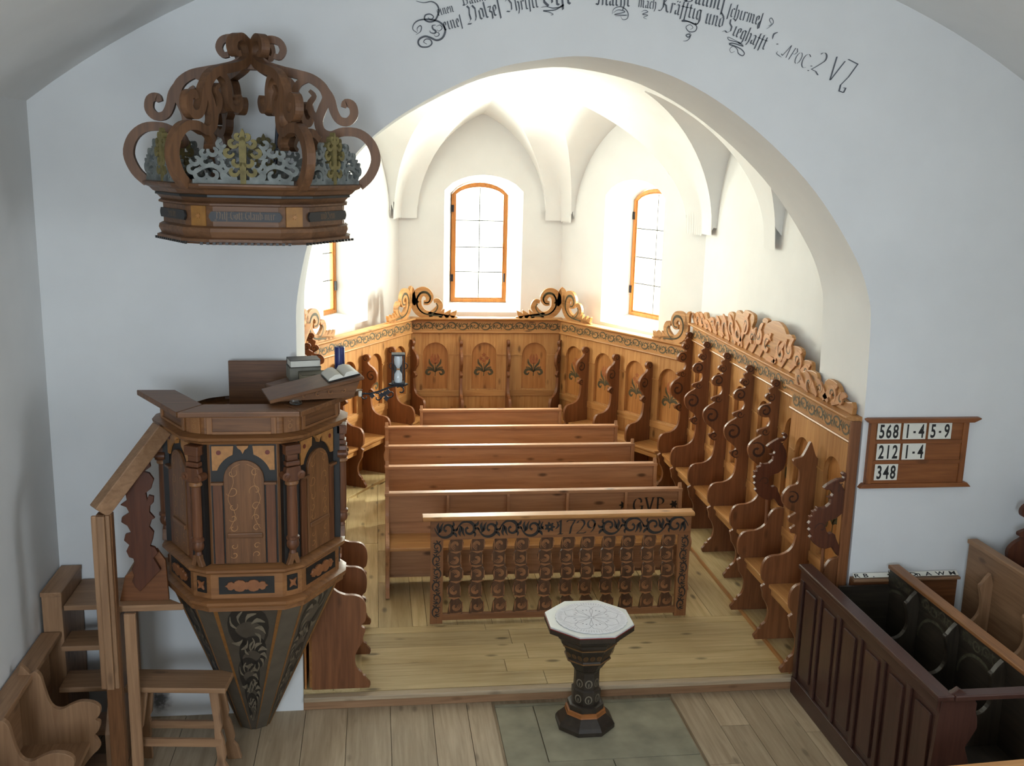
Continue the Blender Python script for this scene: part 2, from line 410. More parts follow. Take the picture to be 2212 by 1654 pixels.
# outer roof deck above the vaults keeps daylight out
mb = MB(); mb.box(NXL-0.6, NXR+0.6, NYB-0.6, YB+1.6, 6.25, 6.35); struct(mb.build('ceiling_roof_deck', M['plaster']))
mb = MB()
for (x0, y0, x1, y1) in [(NXL, YR, CXL, YR), (NXR, YR, CXR, YR)]:
    mb.add([(x0, y0, 0), (x1, y1, 0), (x1, y1, 6.3), (x0, y0, 6.3)], [(0, 1, 2, 3)])
for pts in ([(CXR, YR), (CXR, YC), (BXR, YB), (BXL, YB), (CXL, YC), (CXL, YR)],):
    for i in range(len(pts)-1):
        (x0, y0), (x1, y1) = pts[i], pts[i+1]
        mb.add([(x0, y0, ZT), (x1, y1, ZT), (x1, y1, 6.3), (x0, y0, 6.3)], [(0, 1, 2, 3)])
for x in (NXL, NXR): mb.add([(x, NYB, SPR), (x, YW, SPR), (x, YW, 6.3), (x, NYB, 6.3)], [(0, 1, 2, 3)])
mb.add([(NXL, NYB, 5.9), (NXR, NYB, 5.9), (NXR, NYB, 6.3), (NXL, NYB, 6.3)], [(0, 1, 2, 3)])
struct(mb.build('wall_upper', M['plaster'], recalc=False))
# ------------------------------------------------------------------ windows
M['frame'] = wood('window_frame_pine', (196, 128, 56), (150, 90, 36), 'Z', rough=0.5)
def glass():
    m, t, b = nodes('old_window_glass')
    b.inputs['Base Color'].default_value = (0.95, 0.97, 0.95, 1); b.inputs['Roughness'].default_value = 0.05; b.inputs['Transmission Weight'].default_value = 0.0
    tr = t.nodes.new('ShaderNodeBsdfTransparent'); tr.inputs['Color'].default_value = (0.96, 0.98, 0.95, 1); mx = t.nodes.new('ShaderNodeMixShader'); mx.inputs['Fac'].default_value = 0.93
    t.links.new(b.outputs[0], mx.inputs[1]); t.links.new(tr.outputs[0], mx.inputs[2]); t.links.new(mx.outputs[0], t.nodes['Material Output'].inputs['Surface'])
    return m
M['glass'] = glass()
def window(num, p0, udir, outward, u0, u1, z0, z1, rise, depth, bars):
    root = bpy.data.objects.new('window_%d' % num, None); COL.objects.link(root); struct(root)
    root.location = (p0[0], p0[1], 0); root.rotation_euler = (0, 0, math.atan2(udir[1], udir[0]))
    def cont(a0, a1, zz0, zz1, r, k=10):
        pts = [(a0, zz0), (a1, zz0), (a1, zz1)]
        for i in range(1, k): t = i/k; pts.append((a1+(a0-a1)*t, zz1+r*(1-(2*t-1)**2)**0.75))
        return pts+[(a0, zz1)]
    fw = 0.045
    MB().prism(cont(u0, u1, z0, z1, rise), depth-0.05, depth+0.03, FXZ, [cont(u0+fw, u1-fw, z0+fw, z1, rise-fw)]).build('window_frame', M['frame'], root, bevel=0.004)
    fr2 = 0.02
    MB().prism(cont(u0+fw, u1-fw, z0+fw, z1, rise-fw), depth-0.035, depth+0.0, FXZ, [cont(u0+fw+fr2, u1-fw-fr2, z0+fw+fr2, z1, rise-fw-fr2)]).build('casement_frame', M['frame'], root)
    a0, a1, b0 = u0+fw+fr2, u1-fw-fr2, z0+fw+fr2; mid = (a0+a1)/2; top = z1+rise-fw-fr2
    zs = [b0+(top-b0)*t for t in bars]
    rows = [b0]+zs+[top]
    for r in range(len(rows)-1):
        for (c0, c1) in ((a0, mid), (mid, a1)):
            if r == len(rows)-2:
                k = 6; pts = [(c0, rows[r]), (c1, rows[r])]
                for i in range(k+1):
                    s = c1+(c0-c1)*i/k; t = (s-u0)/(u1-u0); pts.append((s, z1+(rise-fw-fr2)*(max(0, 1-(2*t-1)**2))**0.75-0.0))
            else: pts = [(c0, rows[r]), (c1, rows[r]), (c1, rows[r+1]), (c0, rows[r+1])]
            MB().prism(pts, depth-0.012, depth-0.008, FXZ).build('pane', M['glass'], root)
    for z in zs: bx('lead_bar', M['lead'], root, a0, a1, depth-0.02, depth-0.002, z-0.006, z+0.006)
    bx('lead_bar', M['lead'], root, mid-0.006, mid+0.006, depth-0.02, depth-0.002, b0, top-0.01)
    for z in (z0+0.35, z1-0.2): bx('hinge', M['iron'], root, u0-0.004, u0+0.03, depth-0.062, depth-0.048, z-0.05, z+0.05)
    bx('window_latch', M['iron'], root, u1-0.05, u1-0.03, depth-0.075, depth-0.045, z0+0.3, z0+0.42)
    return root
BARS = [0.235, 0.47, 0.70, 0.93]
window(1, (BXL, YB), (1, 0), (0, 1), 0.76, 1.57, 2.02, 3.56, 0.17, 0.44, [0.235, 0.46, 0.70])
window(2, (BXR, YB), (CXR-BXR, YC-YB), None, 1.05, 1.94, 2.02, 3.56, 0.17, 0.44, [0.235, 0.46, 0.70])
window(3, (CXL, YC), (BXL-CXL, YB-YC), None, 0.87, 1.76, 2.02, 3.56, 0.17, 0.44, [0.235, 0.46, 0.70])

# ------------------------------------------------------------------ floors
fl = struct(MB().box(NXL-0.5, NXR+0.5, NYB-0.5, YW+0.3, -0.08, -0.03).build('floor', NFL['Y']))
def planks(parent, mats, x0, x1, y0, y1, z, width, along='Y', th=0.03, seams=(), gap=0.004, name='plank'):
    """floor boards laid side by side, broken at random seams"""
    a0, a1 = (x0, x1) if along == 'Y' else (y0, y1); b0, b1 = (y0, y1) if along == 'Y' else (x0, x1)
    s = a0
    while s < a1-0.02:
        w = min(width*random.uniform(0.85, 1.15), a1-s)
        if a1-(s+w) < 0.06: w = a1-s
        cuts = [b0]
        while b1-cuts[-1] > 2.6:
            cuts.append(cuts[-1]+random.uniform(1.2, 2.4))
        cuts.append(b1)
        for c0, c1 in zip(cuts, cuts[1:]):
            dz = random.uniform(-0.0025, 0.0)
            if along == 'Y': b = (s+gap/2, s+w-gap/2, c0+gap/2, c1-gap/2)
            else: b = (c0+gap/2, c1-gap/2, s+gap/2, s+w-gap/2)
            bx(name, mats[along], parent, *b, z-th+dz, z+dz)
        s += w
planks(fl, NFL, NXL, 0.86, 2.0, YW, 0.0, 0.29)
planks(fl, NFL, 2.265, NXR, 2.0, YW, 0.0, 0.215)
planks(fl, NFL, 0.86, 2.265, 2.0, 5.2, 0.0, 0.3)
M['stone'] = plain('grey_green_stone', (140, 134, 112), rough=0.75, noise=0.22, nscale=5, bump=0.15)
for (x0, x1, y0, y1) in [(0.88, 1.17, 6.2, 7.0), (1.17, 2.25, 6.25, 7.0), (0.88, 1.15, 5.2, 6.2), (1.15, 1.62, 5.2, 6.25), (1.62, 2.25, 5.2, 6.25), (0.88, 2.25, 7.0, 7.045)]:
    bx('flagstone', M['stone'], fl, x0+0.004, x1-0.004, y0+0.004, y1-0.004, -0.03, -0.012+random.uniform(-0.002, 0.002))
ZC = 0.10
fc = struct(MB().box(CXL, CXR, YW+0.02, YB, 0.0, ZC-0.03).build('floor_chancel', FLO['X']))
planks(fc, FLO, -0.52, 3.26, YW+0.06, 8.20, ZC, 0.235, 'X')
planks(fc, FLO, -0.52, 0.43, 8.2, 12.2, ZC, 0.27)
planks(fc, FLO, 0.43, 2.72, 8.2, 13.6, ZC, 0.27)
planks(fc, FLO, 2.72, 3.26, 8.2, 12.2, ZC, 0.27)
tr = struct(MB().box(-0.54, 3.63, YW-0.02, YW+0.05, ZC-0.035, ZC+0.002).build('trim_1', NFL['X'], bevel=0.008))
tr = struct(MB().box(-0.54, 3.63, YW, YW+0.03, 0.0, ZC-0.035).build('trim_2', STP['X']))
# raised stall platforms
ZP = 0.13
pf = struct(MB().box(3.26, CXR, YW+0.06, 11.6, 0.09, ZP-0.02).build('floor_platform_right', FLO['Y']))
planks(pf, FLO, 3.265, CXR, YW+0.06, 11.6, ZP, 0.32, th=0.02)
struct(MB().box(3.245, 3.262, YW+0.06, 11.6, 0.09, ZP+0.004).build('trim_3', HON['Y']))
pf = struct(MB().box(CXL, -0.12, YW+0.06, 11.6, 0.09, ZP-0.02).build('floor_platform_left', FLO['Y']))
planks(pf, FLO, CXL, -0.125, YW+0.06, 11.6, ZP, 0.32, th=0.02)
def plat(name, pts):
    return struct(MB().prism(pts, 0.09, ZP, FXY).build(name, FLO['Y'], bevel=0.004))
plat('floor_platform_apse_left', [(CXL, 11.6), (-0.44, 11.43), (0.78, 13.50), (BXL, YB), (CXL, YC)])
plat('floor_platform_apse_right', [(CXR, 11.6), (3.35, 11.52), (2.19, 13.50), (BXR, YB), (CXR, YC)])
plat('floor_platform_apse_back', [(0.78, 13.50), (2.19, 13.50), (BXR, YB), (BXL, YB)])
# ------------------------------------------------------------------ painted and carved ornament
def stuff(o):
    o['kind'] = 'stuff'; return o
def scroll_cell(mb, cx, cz, w, h, flip, y, fr=FXZ, mir=1):
    """one running acanthus scroll: curling stem with leaves"""
    def T(p): return (cx+mir*p[0]*w, cz+flip*p[1]*h)
    main = catmull([(-0.62, -0.10), (-0.50, 0.18), (-0.28, 0.40), (0.02, 0.42), (0.26, 0.22), (0.28, -0.08), (0.10, -0.26), (-0.10, -0.20), (-0.14, 0.0), (-0.02, 0.10)], 4, False)
    mb.ribbon([T(p) for p in main], [h*0.03, h*0.08, h*0.13, h*0.17, h*0.17, h*0.14, h*0.11, h*0.10, h*0.15], y, None, fr)
    for pts, ww in (([(-0.44, 0.24), (-0.40, 0.02), (-0.46, -0.18), (-0.40, -0.40)], 0.15), ([(-0.40, 0.20), (-0.30, 0.02), (-0.28, -0.18), (-0.18, -0.40)], 0.12),
                    ([(0.27, 0.18), (0.42, 0.26), (0.50, 0.44)], 0.13), ([(0.29, 0.02), (0.46, 0.04), (0.56, -0.10)], 0.12),
                    ([(0.24, -0.14), (0.34, -0.26), (0.30, -0.44)], 0.10)):
        mb.ribbon([T(p) for p in catmull(pts, 3, False)], [0.01*h, ww*h*1.25, ww*h, 0.01*h], y, None, fr)
def rinceau(x0, x1, z0, z1, y, fr=FXZ, cell=None, mb=None, mir=1):
    mb = mb or MB(); h = z1-z0; n = max(1, round((x1-x0)/(cell or h*1.3))); w = (x1-x0)/n
    for i in range(n): scroll_cell(mb, x0+w*(i+0.5), (z0+z1)/2, w*0.92, h*0.95, 1 if i % 2 else -1, y, fr, mir)
    return mb
def tulip(parent, cx, z0, s, y, kind=0):
    """painted flower: red-brown bloom over dark curling leaves"""
    a, b = MB(), MB(); T = lambda p: (cx+p[0]*s, z0+p[1]*s)
    for sg in (-1, 1):
        b.ribbon([T((sg*x, z)) for x, z in catmull([(0.0, 0.0), (0.14, 0.10), (0.32, 0.10), (0.40, -0.04), (0.28, -0.12), (0.20, -0.02)], 4, False)], [0.05*s, 0.10*s, 0.13*s, 0.12*s, 0.09*s, 0.03*s], y, None, FXZ)
        b.ribbon([T((sg*x, z)) for x, z in catmull([(0.02, 0.04), (0.10, 0.25), (0.24, 0.42), (0.27, 0.62)], 4, False)], [0.03*s, 0.09*s, 0.10*s, 0.02*s], y, None, FXZ)
        b.ribbon([T((sg*x, z)) for x, z in catmull([(0.05, 0.10), (0.20, 0.20), (0.36, 0.22)], 3, False)], [0.02*s, 0.05*s, 0.05*s], y, None, FXZ)
        if kind == 0:
            a.ribbon([T((sg*x, z)) for x, z in catmull([(0.02, 0.38), (0.13, 0.48), (0.15, 0.68), (0.10, 0.86)], 4, False)], [0.04*s, 0.12*s, 0.11*s, 0.02*s], y, None, FXZ)
    b.ribbon([T(p) for p in catmull([(0, -0.2), (0.02, 0.1), (0, 0.42)], 3, False)], 0.035*s, y, None, FXZ)
    if kind == 0: a.ribbon([T(p) for p in catmull([(0, 0.38), (0, 0.6), (0, 0.84)], 3, False)], [0.06*s, 0.15*s, 0.02*s], y, None, FXZ)
    else:
        for (fx, fz) in ((0, 0.80), (-0.14, 0.62), (0.15, 0.64), (0.0, 0.52)):
            for k in range(5):
                an = 2*PI*k/5+PI/2
                a.ribbon([T((fx, fz)), T((fx+0.06*math.cos(an), fz+0.06*math.sin(an))), T((fx+0.11*math.cos(an), fz+0.11*math.sin(an)))], [0.03*s, 0.07*s, 0.02*s], y, None, FXZ)
    stuff(a.build('painted_flower', M['flower_red'], parent)); stuff(b.build('painted_leaves', M['scroll'], parent))

# ------------------------------------------------------------------ stall dividers
ARM = [(0.42, 0.0), (0.43, 0.03), (0.41, 0.055), (0.40, 0.07), (0.395, 0.09), (0.375, 0.10), (0.365, 0.125), (0.335, 0.15), (0.318, 0.20), (0.318, 0.26), (0.34, 0.32), (0.372, 0.37), (0.38, 0.42), (0.395, 0.47),
       (0.365, 0.492), (0.372, 0.515), (0.392, 0.535), (0.402, 0.60), (0.395, 0.67), (0.365, 0.722), (0.315, 0.742), (0.25, 0.748), (0.19, 0.775), (0.15, 0.82), (0.132, 0.88)]
SHORT = ARM+[(0.125, 0.95), (0.125, 0.99), (0.165, 1.01), (0.172, 1.04), (0.13, 1.07), (0.135, 1.09), (0.16, 1.13), (0.20, 1.17), (0.215, 1.23), (0.205, 1.29), (0.16, 1.34), (0.105, 1.375), (0.085, 1.41), (0.10, 1.43), (0.115, 1.46), (0.10, 1.495), (0.06, 1.505), (0.02, 1.49), (0.0, 1.46)]
TALL = ARM+[(0.125, 0.96), (0.13, 1.00), (0.185, 1.03), (0.20, 1.07), (0.15, 1.085), (0.14, 1.11), (0.185, 1.15), (0.245, 1.20), (0.275, 1.27), (0.268, 1.33), (0.225, 1.38), (0.175, 1.41), (0.155, 1.43), (0.19, 1.44), (0.195, 1.47), (0.15, 1.49), (0.10, 1.51), (0.08, 1.56), (0.095, 1.60), (0.135, 1.60), (0.19, 1.62), (0.20, 1.67), (0.165, 1.715), (0.11, 1.725),
        (0.085, 1.74), (0.11, 1.755), (0.145, 1.79), (0.125, 1.825), (0.10, 1.83), (0.11, 1.87), (0.085, 1.885), (0.075, 1.90), (0.095, 1.925), (0.085, 1.955), (0.05, 1.965), (0.02, 1.95), (0.0, 1.92)]
BIRD = [(0.024,1.628),(0.009,1.64),(-0.012,1.631),(-0.022,1.611),(-0.009,1.583),(0.014,1.563),(0.043,1.563),(0.02,1.543),(-0.014,1.486),(-0.028,1.428),(-0.025,1.371),(-0.006,1.314),(0.036,1.278),(0.083,1.263),(0.111,1.247),(0.12,1.21),(0.107,1.169),(0.085,1.147),(0.061,1.159),(0.035,1.142),(0.023,1.109),(-0.002,1.058),(-0.032,1.008),(-0.037,0.957),(0.006,0.975),(0.054,1.043),(0.102,1.028),(0.153,1.041),(0.197,1.071),(0.225,1.105),(0.241,1.122),(0.224,1.138),(0.252,1.18),(0.237,1.196),(0.259,1.234),(0.242,1.254),(0.254,1.291),(0.23,1.294),(0.233,1.331),(0.205,1.339),(0.2,1.367),(0.166,1.359),(0.126,1.366),(0.096,1.394),(0.091,1.43),(0.125,1.443),(0.089,1.451),(0.079,1.471),(0.11,1.504),(0.139,1.504),(0.161,1.517),(0.138,1.541),(0.096,1.568),(0.057,1.588),(0.009,1.591),(0.002,1.607),(0.019,1.612)]
TULIPD = ARM+[(0.13, 0.93), (0.175, 0.94), (0.185, 0.975), (0.15, 1.0), (0.155, 1.02), (0.20, 1.035), (0.205, 1.075), (0.165, 1.10), (0.15, 1.12), (0.22, 1.15), (0.27, 1.21), (0.27, 1.28), (0.22, 1.34), (0.16, 1.36), (0.145, 1.40), (0.15, 1.48), (0.20, 1.53), (0.205, 1.57), (0.16, 1.585), (0.13, 1.60), (0.10, 1.66), (0.07, 1.72), (0.045, 1.66), (0.02, 1.60), (0.0, 1.58)]
FD = lambda a, b, w: (w, -a, b)
def divider_mesh(name, prof, th=0.036, holes=()):
    c = catmull(prof, 3, False)
    out = [(max(p[0], 0.0), p[1]) for p in c]+[(0.0, 0.0)]
    return MB().prism(out, -th/2, th/2, FD).mesh(name, DIV['Z'])
DM = {'short': divider_mesh('divider', SHORT), 'tall': divider_mesh('divider', TALL), 'tulip': divider_mesh('divider', TULIPD),
      'arm': divider_mesh('divider', ARM+[(0.10, 0.93), (0.05, 0.95), (0.0, 0.95)])}
def curls(specs, side, th=0.036):
    """painted curls on one face of a divider: (d, z, radius, turns)"""
    mb = MB()
    for (d, z, r, a0) in specs:
        mb.ribbon(spiral(d, z, r, r*0.18, a0, a0+3.6*PI/2*1.3, 16), [r*0.10, r*0.26, r*0.30, r*0.22, r*0.3], side*(th/2+0.0015), None, FD)
    return mb
CURL = {'short': [(0.135, 1.235, 0.07, 1.0), (0.12, 1.03, 0.04, 4.0), (0.055, 1.45, 0.04, 0.5)],
        'tall': [(0.185, 1.275, 0.085, 1.0), (0.14, 1.055, 0.05, 4.0), (0.135, 1.66, 0.06, 0.5), (0.09, 1.79, 0.04, 2.0), (0.05, 1.92, 0.035, 1.0), (0.12, 1.46, 0.04, 3.0)],
        'tulip': [(0.19, 1.245, 0.06, 1.0)], 'arm': []}

def crest_scroll(parent, x0, z0, s, mir, y, mats):
    """carved C-scroll with running leaves, standing on the cornice"""
    mb, pt = MB(), MB(); T = lambda p: (x0+mir*p[0]*s, z0+p[1]*s)
    main = catmull([(1.0, 0.01), (0.7, 0.03), (0.42, 0.05), (0.22, 0.10), (0.10, 0.24), (0.09, 0.42), (0.17, 0.55), (0.30, 0.56), (0.38, 0.45), (0.34, 0.34), (0.25, 0.33)], 5, False)
    mb.ribbon([T(p) for p in main], [0.03*s, 0.10*s, 0.16*s, 0.22*s, 0.24*s, 0.22*s, 0.20*s, 0.18*s, 0.13*s, 0.09*s], y-0.02, y+0.02, FXZ)
    mb.ribbon([T(p) for p in catmull([(0.10, 0.30), (0.02, 0.42), (0.0, 0.60), (-0.05, 0.68)], 4, False)], [0.14*s, 0.13*s, 0.10*s, 0.05*s], y-0.02, y+0.02, FXZ)
    mb.ribbon([T(p) for p in catmull([(0.36, 0.06), (0.50, 0.12), (0.60, 0.25), (0.56, 0.37), (0.47, 0.36)], 4, False)], [0.10*s, 0.15*s, 0.14*s, 0.11*s, 0.07*s], y-0.02, y+0.02, FXZ)
    for lx in (0.66, 0.80, 0.93):
        mb.ribbon([T((lx-0.08, 0.02)), T((lx-0.01, 0.09)), T((lx+0.05, 0.19-0.10*(lx-0.66)))], [0.14*s, 0.10*s, 0.01*s], y-0.02, y+0.02, FXZ)
    for off in (0.0, 0.07):
        pt.ribbon([T((p[0]*(1-off*0.3)+0.02, p[1]*(1-off)+off*0.25)) for p in main[6:]], [0.012*s, 0.03*s, 0.035*s, 0.03*s, 0.02*s], y-0.0215, None, FXZ)
    pt.ribbon([T(p) for p in catmull([(0.42, 0.07), (0.52, 0.15), (0.56, 0.25), (0.52, 0.32)], 4, False)], 0.025*s, y-0.0215, None, FXZ)
    o = mb.build('crest_carving', mats, parent, bevel=0.003); stuff(pt.build('carved_line', M['scroll'], o))
    return o
CREST_FAR = [(11.74,2.20),(11.84,2.262),(11.73,2.312),(11.57,2.358),(11.47,2.316),(11.37,2.377),(11.28,2.382),(11.22,2.324),(11.08,2.365),(10.94,2.324),(10.93,2.384),(10.81,2.426),(10.66,2.436),(10.57,2.389),(10.56,2.479),(10.47,2.516),(10.38,2.497),(10.35,2.424),(10.31,2.539),(10.23,2.563),(10.13,2.541),(10.06,2.591),(9.91,2.59),(9.8,2.575),(9.79,2.511),(9.83,2.452),(9.78,2.407),(9.7,2.398),(9.63,2.468),(9.52,2.508),(9.57,2.559),(9.5,2.595),(9.41,2.582),(9.43,2.55),(9.31,2.595),(9.13,2.605),(9.01,2.569),(8.95,2.523),(8.85,2.536),(8.8,2.501),(8.85,2.445),(8.71,2.455),(8.6,2.449),(8.56,2.41),(8.59,2.35),(8.47,2.374),(8.36,2.375),(8.34,2.336),(8.33,2.30),(8.32,2.20)]
CREST_NEAR = [(8.27,2.20),(8.27,2.284),(8.12,2.34),(7.98,2.381),(7.85,2.383),(7.81,2.33),(7.84,2.251),(7.72,2.264),(7.67,2.359),(7.58,2.39),(7.46,2.381),(7.39,2.339),(7.35,2.288),(7.25,2.278),(7.18,2.295),(7.15,2.254),(7.16,2.20)]

def arch_pts(cx, r, zb, zsp, k=12):
    return [(cx-r, zb), (cx+r, zb)]+[(cx+r*math.cos(PI*i/k), zsp+r*math.sin(PI*i/k)) for i in range(k+1)]
def stall(name, label, loc, rz, L, nb, H, nzb, nzt, nr_, dv, camside, ends=(True, True), widths=None, group='choir stalls around the chancel', flowers=(0, 1), mitre=(0, 0), endrot=(0, 0)):
    t = thing(name, label, 'choir stall', (loc[0], loc[1], 0), rz, group)
    bw = widths or [L/nb]*nb; edges = [0]
    for w in bw: edges.append(edges[-1]+w)
    ZPl = ZP
    bx('back_board', PAN['Z'], t, 0, L, 0.020, 0.034, ZPl, H-0.03)
    zf0, zf1 = H-0.195, H-0.045
    for i in range(nb):
        a, b = edges[i], edges[i+1]; c = (a+b)/2; r = min(nr_, (b-a)/2-0.06); zsp = nzt-r
        MB().prism([(a, 0.66), (b, 0.66), (b, zf0), (a, zf0)], -0.022, 0.018, FXZ, [arch_pts(c, r, nzb, zsp)]).build('arcade_panel', HON['Z'], t, bevel=0.002)
        bx('rail', HON['X'], t, a+0.018, b-0.018, -0.034, -0.022, nzb-0.10, nzb-0.015, 0.003)
        for (p, q) in ((a+0.018, c-r), (c+r, b-0.018)):
            bx('impost', HON['X'], t, p, q, -0.03, -0.022, zsp-0.008, zsp+0.008)
        bx('lower_panel', PAN['X'], t, a+0.018, b-0.018, -0.02, 0.0, ZPl, 0.66)
        sh = -0.36
        ml = mitre[0] if i == 0 else 0; mr = mitre[1] if i == nb-1 else 0
        MB().prism([(a+0.018, -0.022), (a+0.018+ml, sh+0.01), (a+0.03+ml, sh), (b-0.03-mr, sh), (b-0.018-mr, sh+0.01), (b-0.018, -0.022)], 0.60, 0.628, FXY).build('seat', HON['X'], t, bevel=0.004)
        bx('seat_bearer', HON['X'], t, a+0.018+ml, b-0.018-mr, sh+0.03, sh+0.055, 0.53, 0.60)
        tulip(t, c, nzb+0.36*(nzt-nzb), 0.26*(nzt-nzb)/0.66*1.15, 0.0192, flowers[i % len(flowers)])
    bx('frieze', HON['X'], t, 0, L, -0.03, 0.0, zf0, zf1)
    stuff(rinceau(0.03, L-0.03, zf0+0.02, zf1-0.012, -0.0315).build('painted_scroll', M['scroll'], t))
    MB().prism([(-0.022, zf0-0.025), (-0.038, zf0-0.022), (-0.05, zf0-0.008), (-0.045, zf0+0.002), (-0.022, zf0+0.002)], 0, L, lambda a, b, w: (w, a, b)).build('moulding', HON['X'], t)
    MB().prism([(0.06, zf1), (-0.03, zf1), (-0.05, zf1+0.012), (-0.085, zf1+0.02), (-0.095, zf1+0.03), (-0.095, H), (0.06, H)], -0.005, L+0.005, lambda a, b, w: (w, a, b)).build('cornice', HON['X'], t, bevel=0.002)
    for i in range(nb+1):
        if i == 0 and not ends[0] or i == nb and not ends[1]: continue
        k = dv[i] if isinstance(dv, (list, tuple)) else dv
        if k == 'bird':
            o = place(DM['arm'], 'divider', t, 0.004, (edges[i], -0.022, ZPl))
            MB().prism([(p[0]+0.045, p[1]) for p in BIRD], -0.022, 0.022, FD).xf(Matrix.Translation((0, 0, 0))).build('bird_carving', DKC['Z'], o, bevel=0.004)
            MB().tube([(0, -0.15, 0.74), (0, -0.16, 1.09)], 0.014).build('rod', DIV['Z'], o)
            mb = MB(); mb.ribbon([(0.09, 1.49), (0.085, 1.53), (0.06, 1.555)], 0.008, camside*0.0235, None, FD)
            mb.ribbon(spiral(0.20, 1.2, 0.05, 0.01, 0, 5, 12), 0.008, camside*0.0235, None, FD).build('carved_line', M['divider_paint'], o)['kind'] = 'stuff'
            continue
        o = place(DM[k], 'divider', t, 0.004, (edges[i], -0.022, ZPl), (0, 0, math.radians(endrot[0] if i == 0 else endrot[1] if i == nb else 0)))
        if CURL[k]: stuff(curls(CURL[k], camside).build('painted_curl', M['divider_paint'], o))
    return t

back = stall('choir_stall', 'three-seat painted pine stall along the apse end wall, under the middle window', (0.457, 13.88), 0.0, 2.10, 3, 1.93, 0.93, 1.585, 0.172, 'short', 1, widths=[0.70, 0.65, 0.75], flowers=(0, 1), mitre=(0.22, 0.22), endrot=(30, -30))
bR = (2.556, 13.84); eR = (3.74, 11.74); LR = math.hypot(eR[0]-bR[0], eR[1]-bR[1]); aR = math.atan2(eR[1]-bR[1], eR[0]-bR[0])
rback = stall('choir_stall', 'four-seat painted pine stall below the right apse window, with single corner crests', bR, aR, LR, 4, 1.93, 0.90, 1.585, 0.172, 'short', 1, ends=(False, False), flowers=(1, 0), mitre=(0.22, 0.12))
bL = (-0.83, 11.66); eL = (0.457, 13.84); LL = math.hypot(eL[0]-bL[0], eL[1]-bL[1]); aL = math.atan2(eL[1]-bL[1], eL[0]-bL[0])
lback = stall('choir_stall', 'four-seat painted pine stall below the left apse window, behind the hourglass', bL, aL, LL, 4, 1.93, 0.90, 1.585, 0.172, 'short', -1, ends=(False, False), flowers=(1, 0), mitre=(0.12, 0.22))
rfar = stall('choir_stall', 'tall five-seat pine stall along the right chancel wall with long carved acanthus crest', (3.78, 11.72), -PI/2, 3.42, 5, 2.20, 0.93, 1.80, 0.165, 'tall', 1, ends=(True, False), mitre=(0.1, 0), endrot=(15, 0))
rnear = stall('choir_stall', 'two-seat pine stall with bird-shaped dividers beside the hymn board', (3.60, 8.27), -PI/2, 1.17, 2, 2.20, 0.93, 1.80, 0.16, ['bird', 'tulip', 'bird'], 1)
lfar = stall('choir_stall', 'tall pine stall along the left chancel wall, mostly hidden behind the pulpit', (-0.80, 8.25), PI/2, 3.30, 5, 2.20, 0.93, 1.80, 0.165, 'tall', -1)
lnear = stall('choir_stall', 'pine stall inside the left arch jamb, plain scrolled end board beside the pulpit foot', (-0.50, 7.14), PI/2, 1.08, 2, 1.75, 0.90, 1.45, 0.16, ['short', 'short', 'short'], -1)
bx('end_post', DIV['Z'], rnear, 1.172, 1.20, -0.06, 0.02, ZP, 2.17, 0.004)
# crest carvings
crest_scroll(back, 0.03, 1.93, 0.62, 1, -0.02, HON['X']); crest_scroll(back, 2.07, 1.93, 0.62, -1, -0.02, HON['X'])
crest_scroll(rback, 0.04, 1.93, 0.60, 1, -0.02, HON['X']); crest_scroll(rback, LR-0.04, 1.93, 0.58, -1, -0.02, HON['X'])
crest_scroll(lback, 0.04, 1.93, 0.60, 1, -0.02, HON['X']); crest_scroll(lback, LL-0.04, 1.93, 0.62, -1, -0.02, HON['X'])
def long_crest(parent, pts, off, seed=3):
    """pierced acanthus crest: board cut to the carved outline with swirling leaf relief on its face"""
    out = [(off-p[0], p[1]) for p in pts]
    o = MB().prism(catmull(out[1:-1], 2, False)+[out[-1], out[0]], -0.02, 0.015, FXZ).build('crest_carving', HON['X'], parent, bevel=0.006)
    mb, dk = MB(), MB(); rnd = random.Random(seed); x0, x1 = min(p[0] for p in out), max(p[0] for p in out)
    def top(x): return max([p[1] for p in out if abs(p[0]-x) < 0.07] or [2.25])
    x = x0+0.12; i = 0; xm = (x0+x1)/2
    while x < x1-0.08:
        zt = top(x); h = zt-2.20; sg = 1 if x > xm else -1
        r = min(0.46*h, 0.12)*rnd.uniform(0.9, 1.1)
        zc = zt-r-0.015 if i % 2 else 2.215+r
        a0 = rnd.uniform(0, 6.28)
        mb.ribbon(spiral(x, zc, r*0.85, r*0.25, a0, a0+sg*5.2, 16), [0.012, r*0.34, r*0.42, r*0.36, r*0.3], -0.036, -0.02, FXZ)
        mb.ribbon(catmull([(x-sg*0.16, 2.21), (x-sg*0.06, 2.21+0.35*h), (x+sg*0.03, zc+r*0.6), (x+sg*0.09, min(zt-0.02, zc+r))], 4, False), [0.03, 0.065, 0.055, 0.012], -0.034, -0.02, FXZ)
        dk.ribbon(catmull([(x-sg*0.13, 2.21), (x-sg*0.03, 2.21+0.3*h), (x+sg*0.06, zc)], 4, False), [0.008, 0.02, 0.006], -0.0215, None, FXZ)
        dk.ribbon(spiral(x, zc, r*0.55, r*0.2, a0+0.4, a0+sg*4.2, 12), [0.004, 0.012, 0.012], -0.0365, None, FXZ)
        x += rnd.uniform(0.16, 0.22); i += 1
    stuff(mb.build('acanthus_relief', M['crest_light'], o, smooth=50)); stuff(dk.build('carved_line', M['scroll'], o))
    return o
M['crest_light'] = wood('crest_pine', (206, 150, 100), (164, 106, 60), 'X', rough=0.5)
long_crest(rfar, CREST_FAR, 11.72); long_crest(rnear, CREST_NEAR, 8.27, 5)
long_crest(lfar, [(8.25+11.55-p[0], p[1]) for p in CREST_FAR if p[0] < 11.6 and p[0] > 8.4], 11.55)

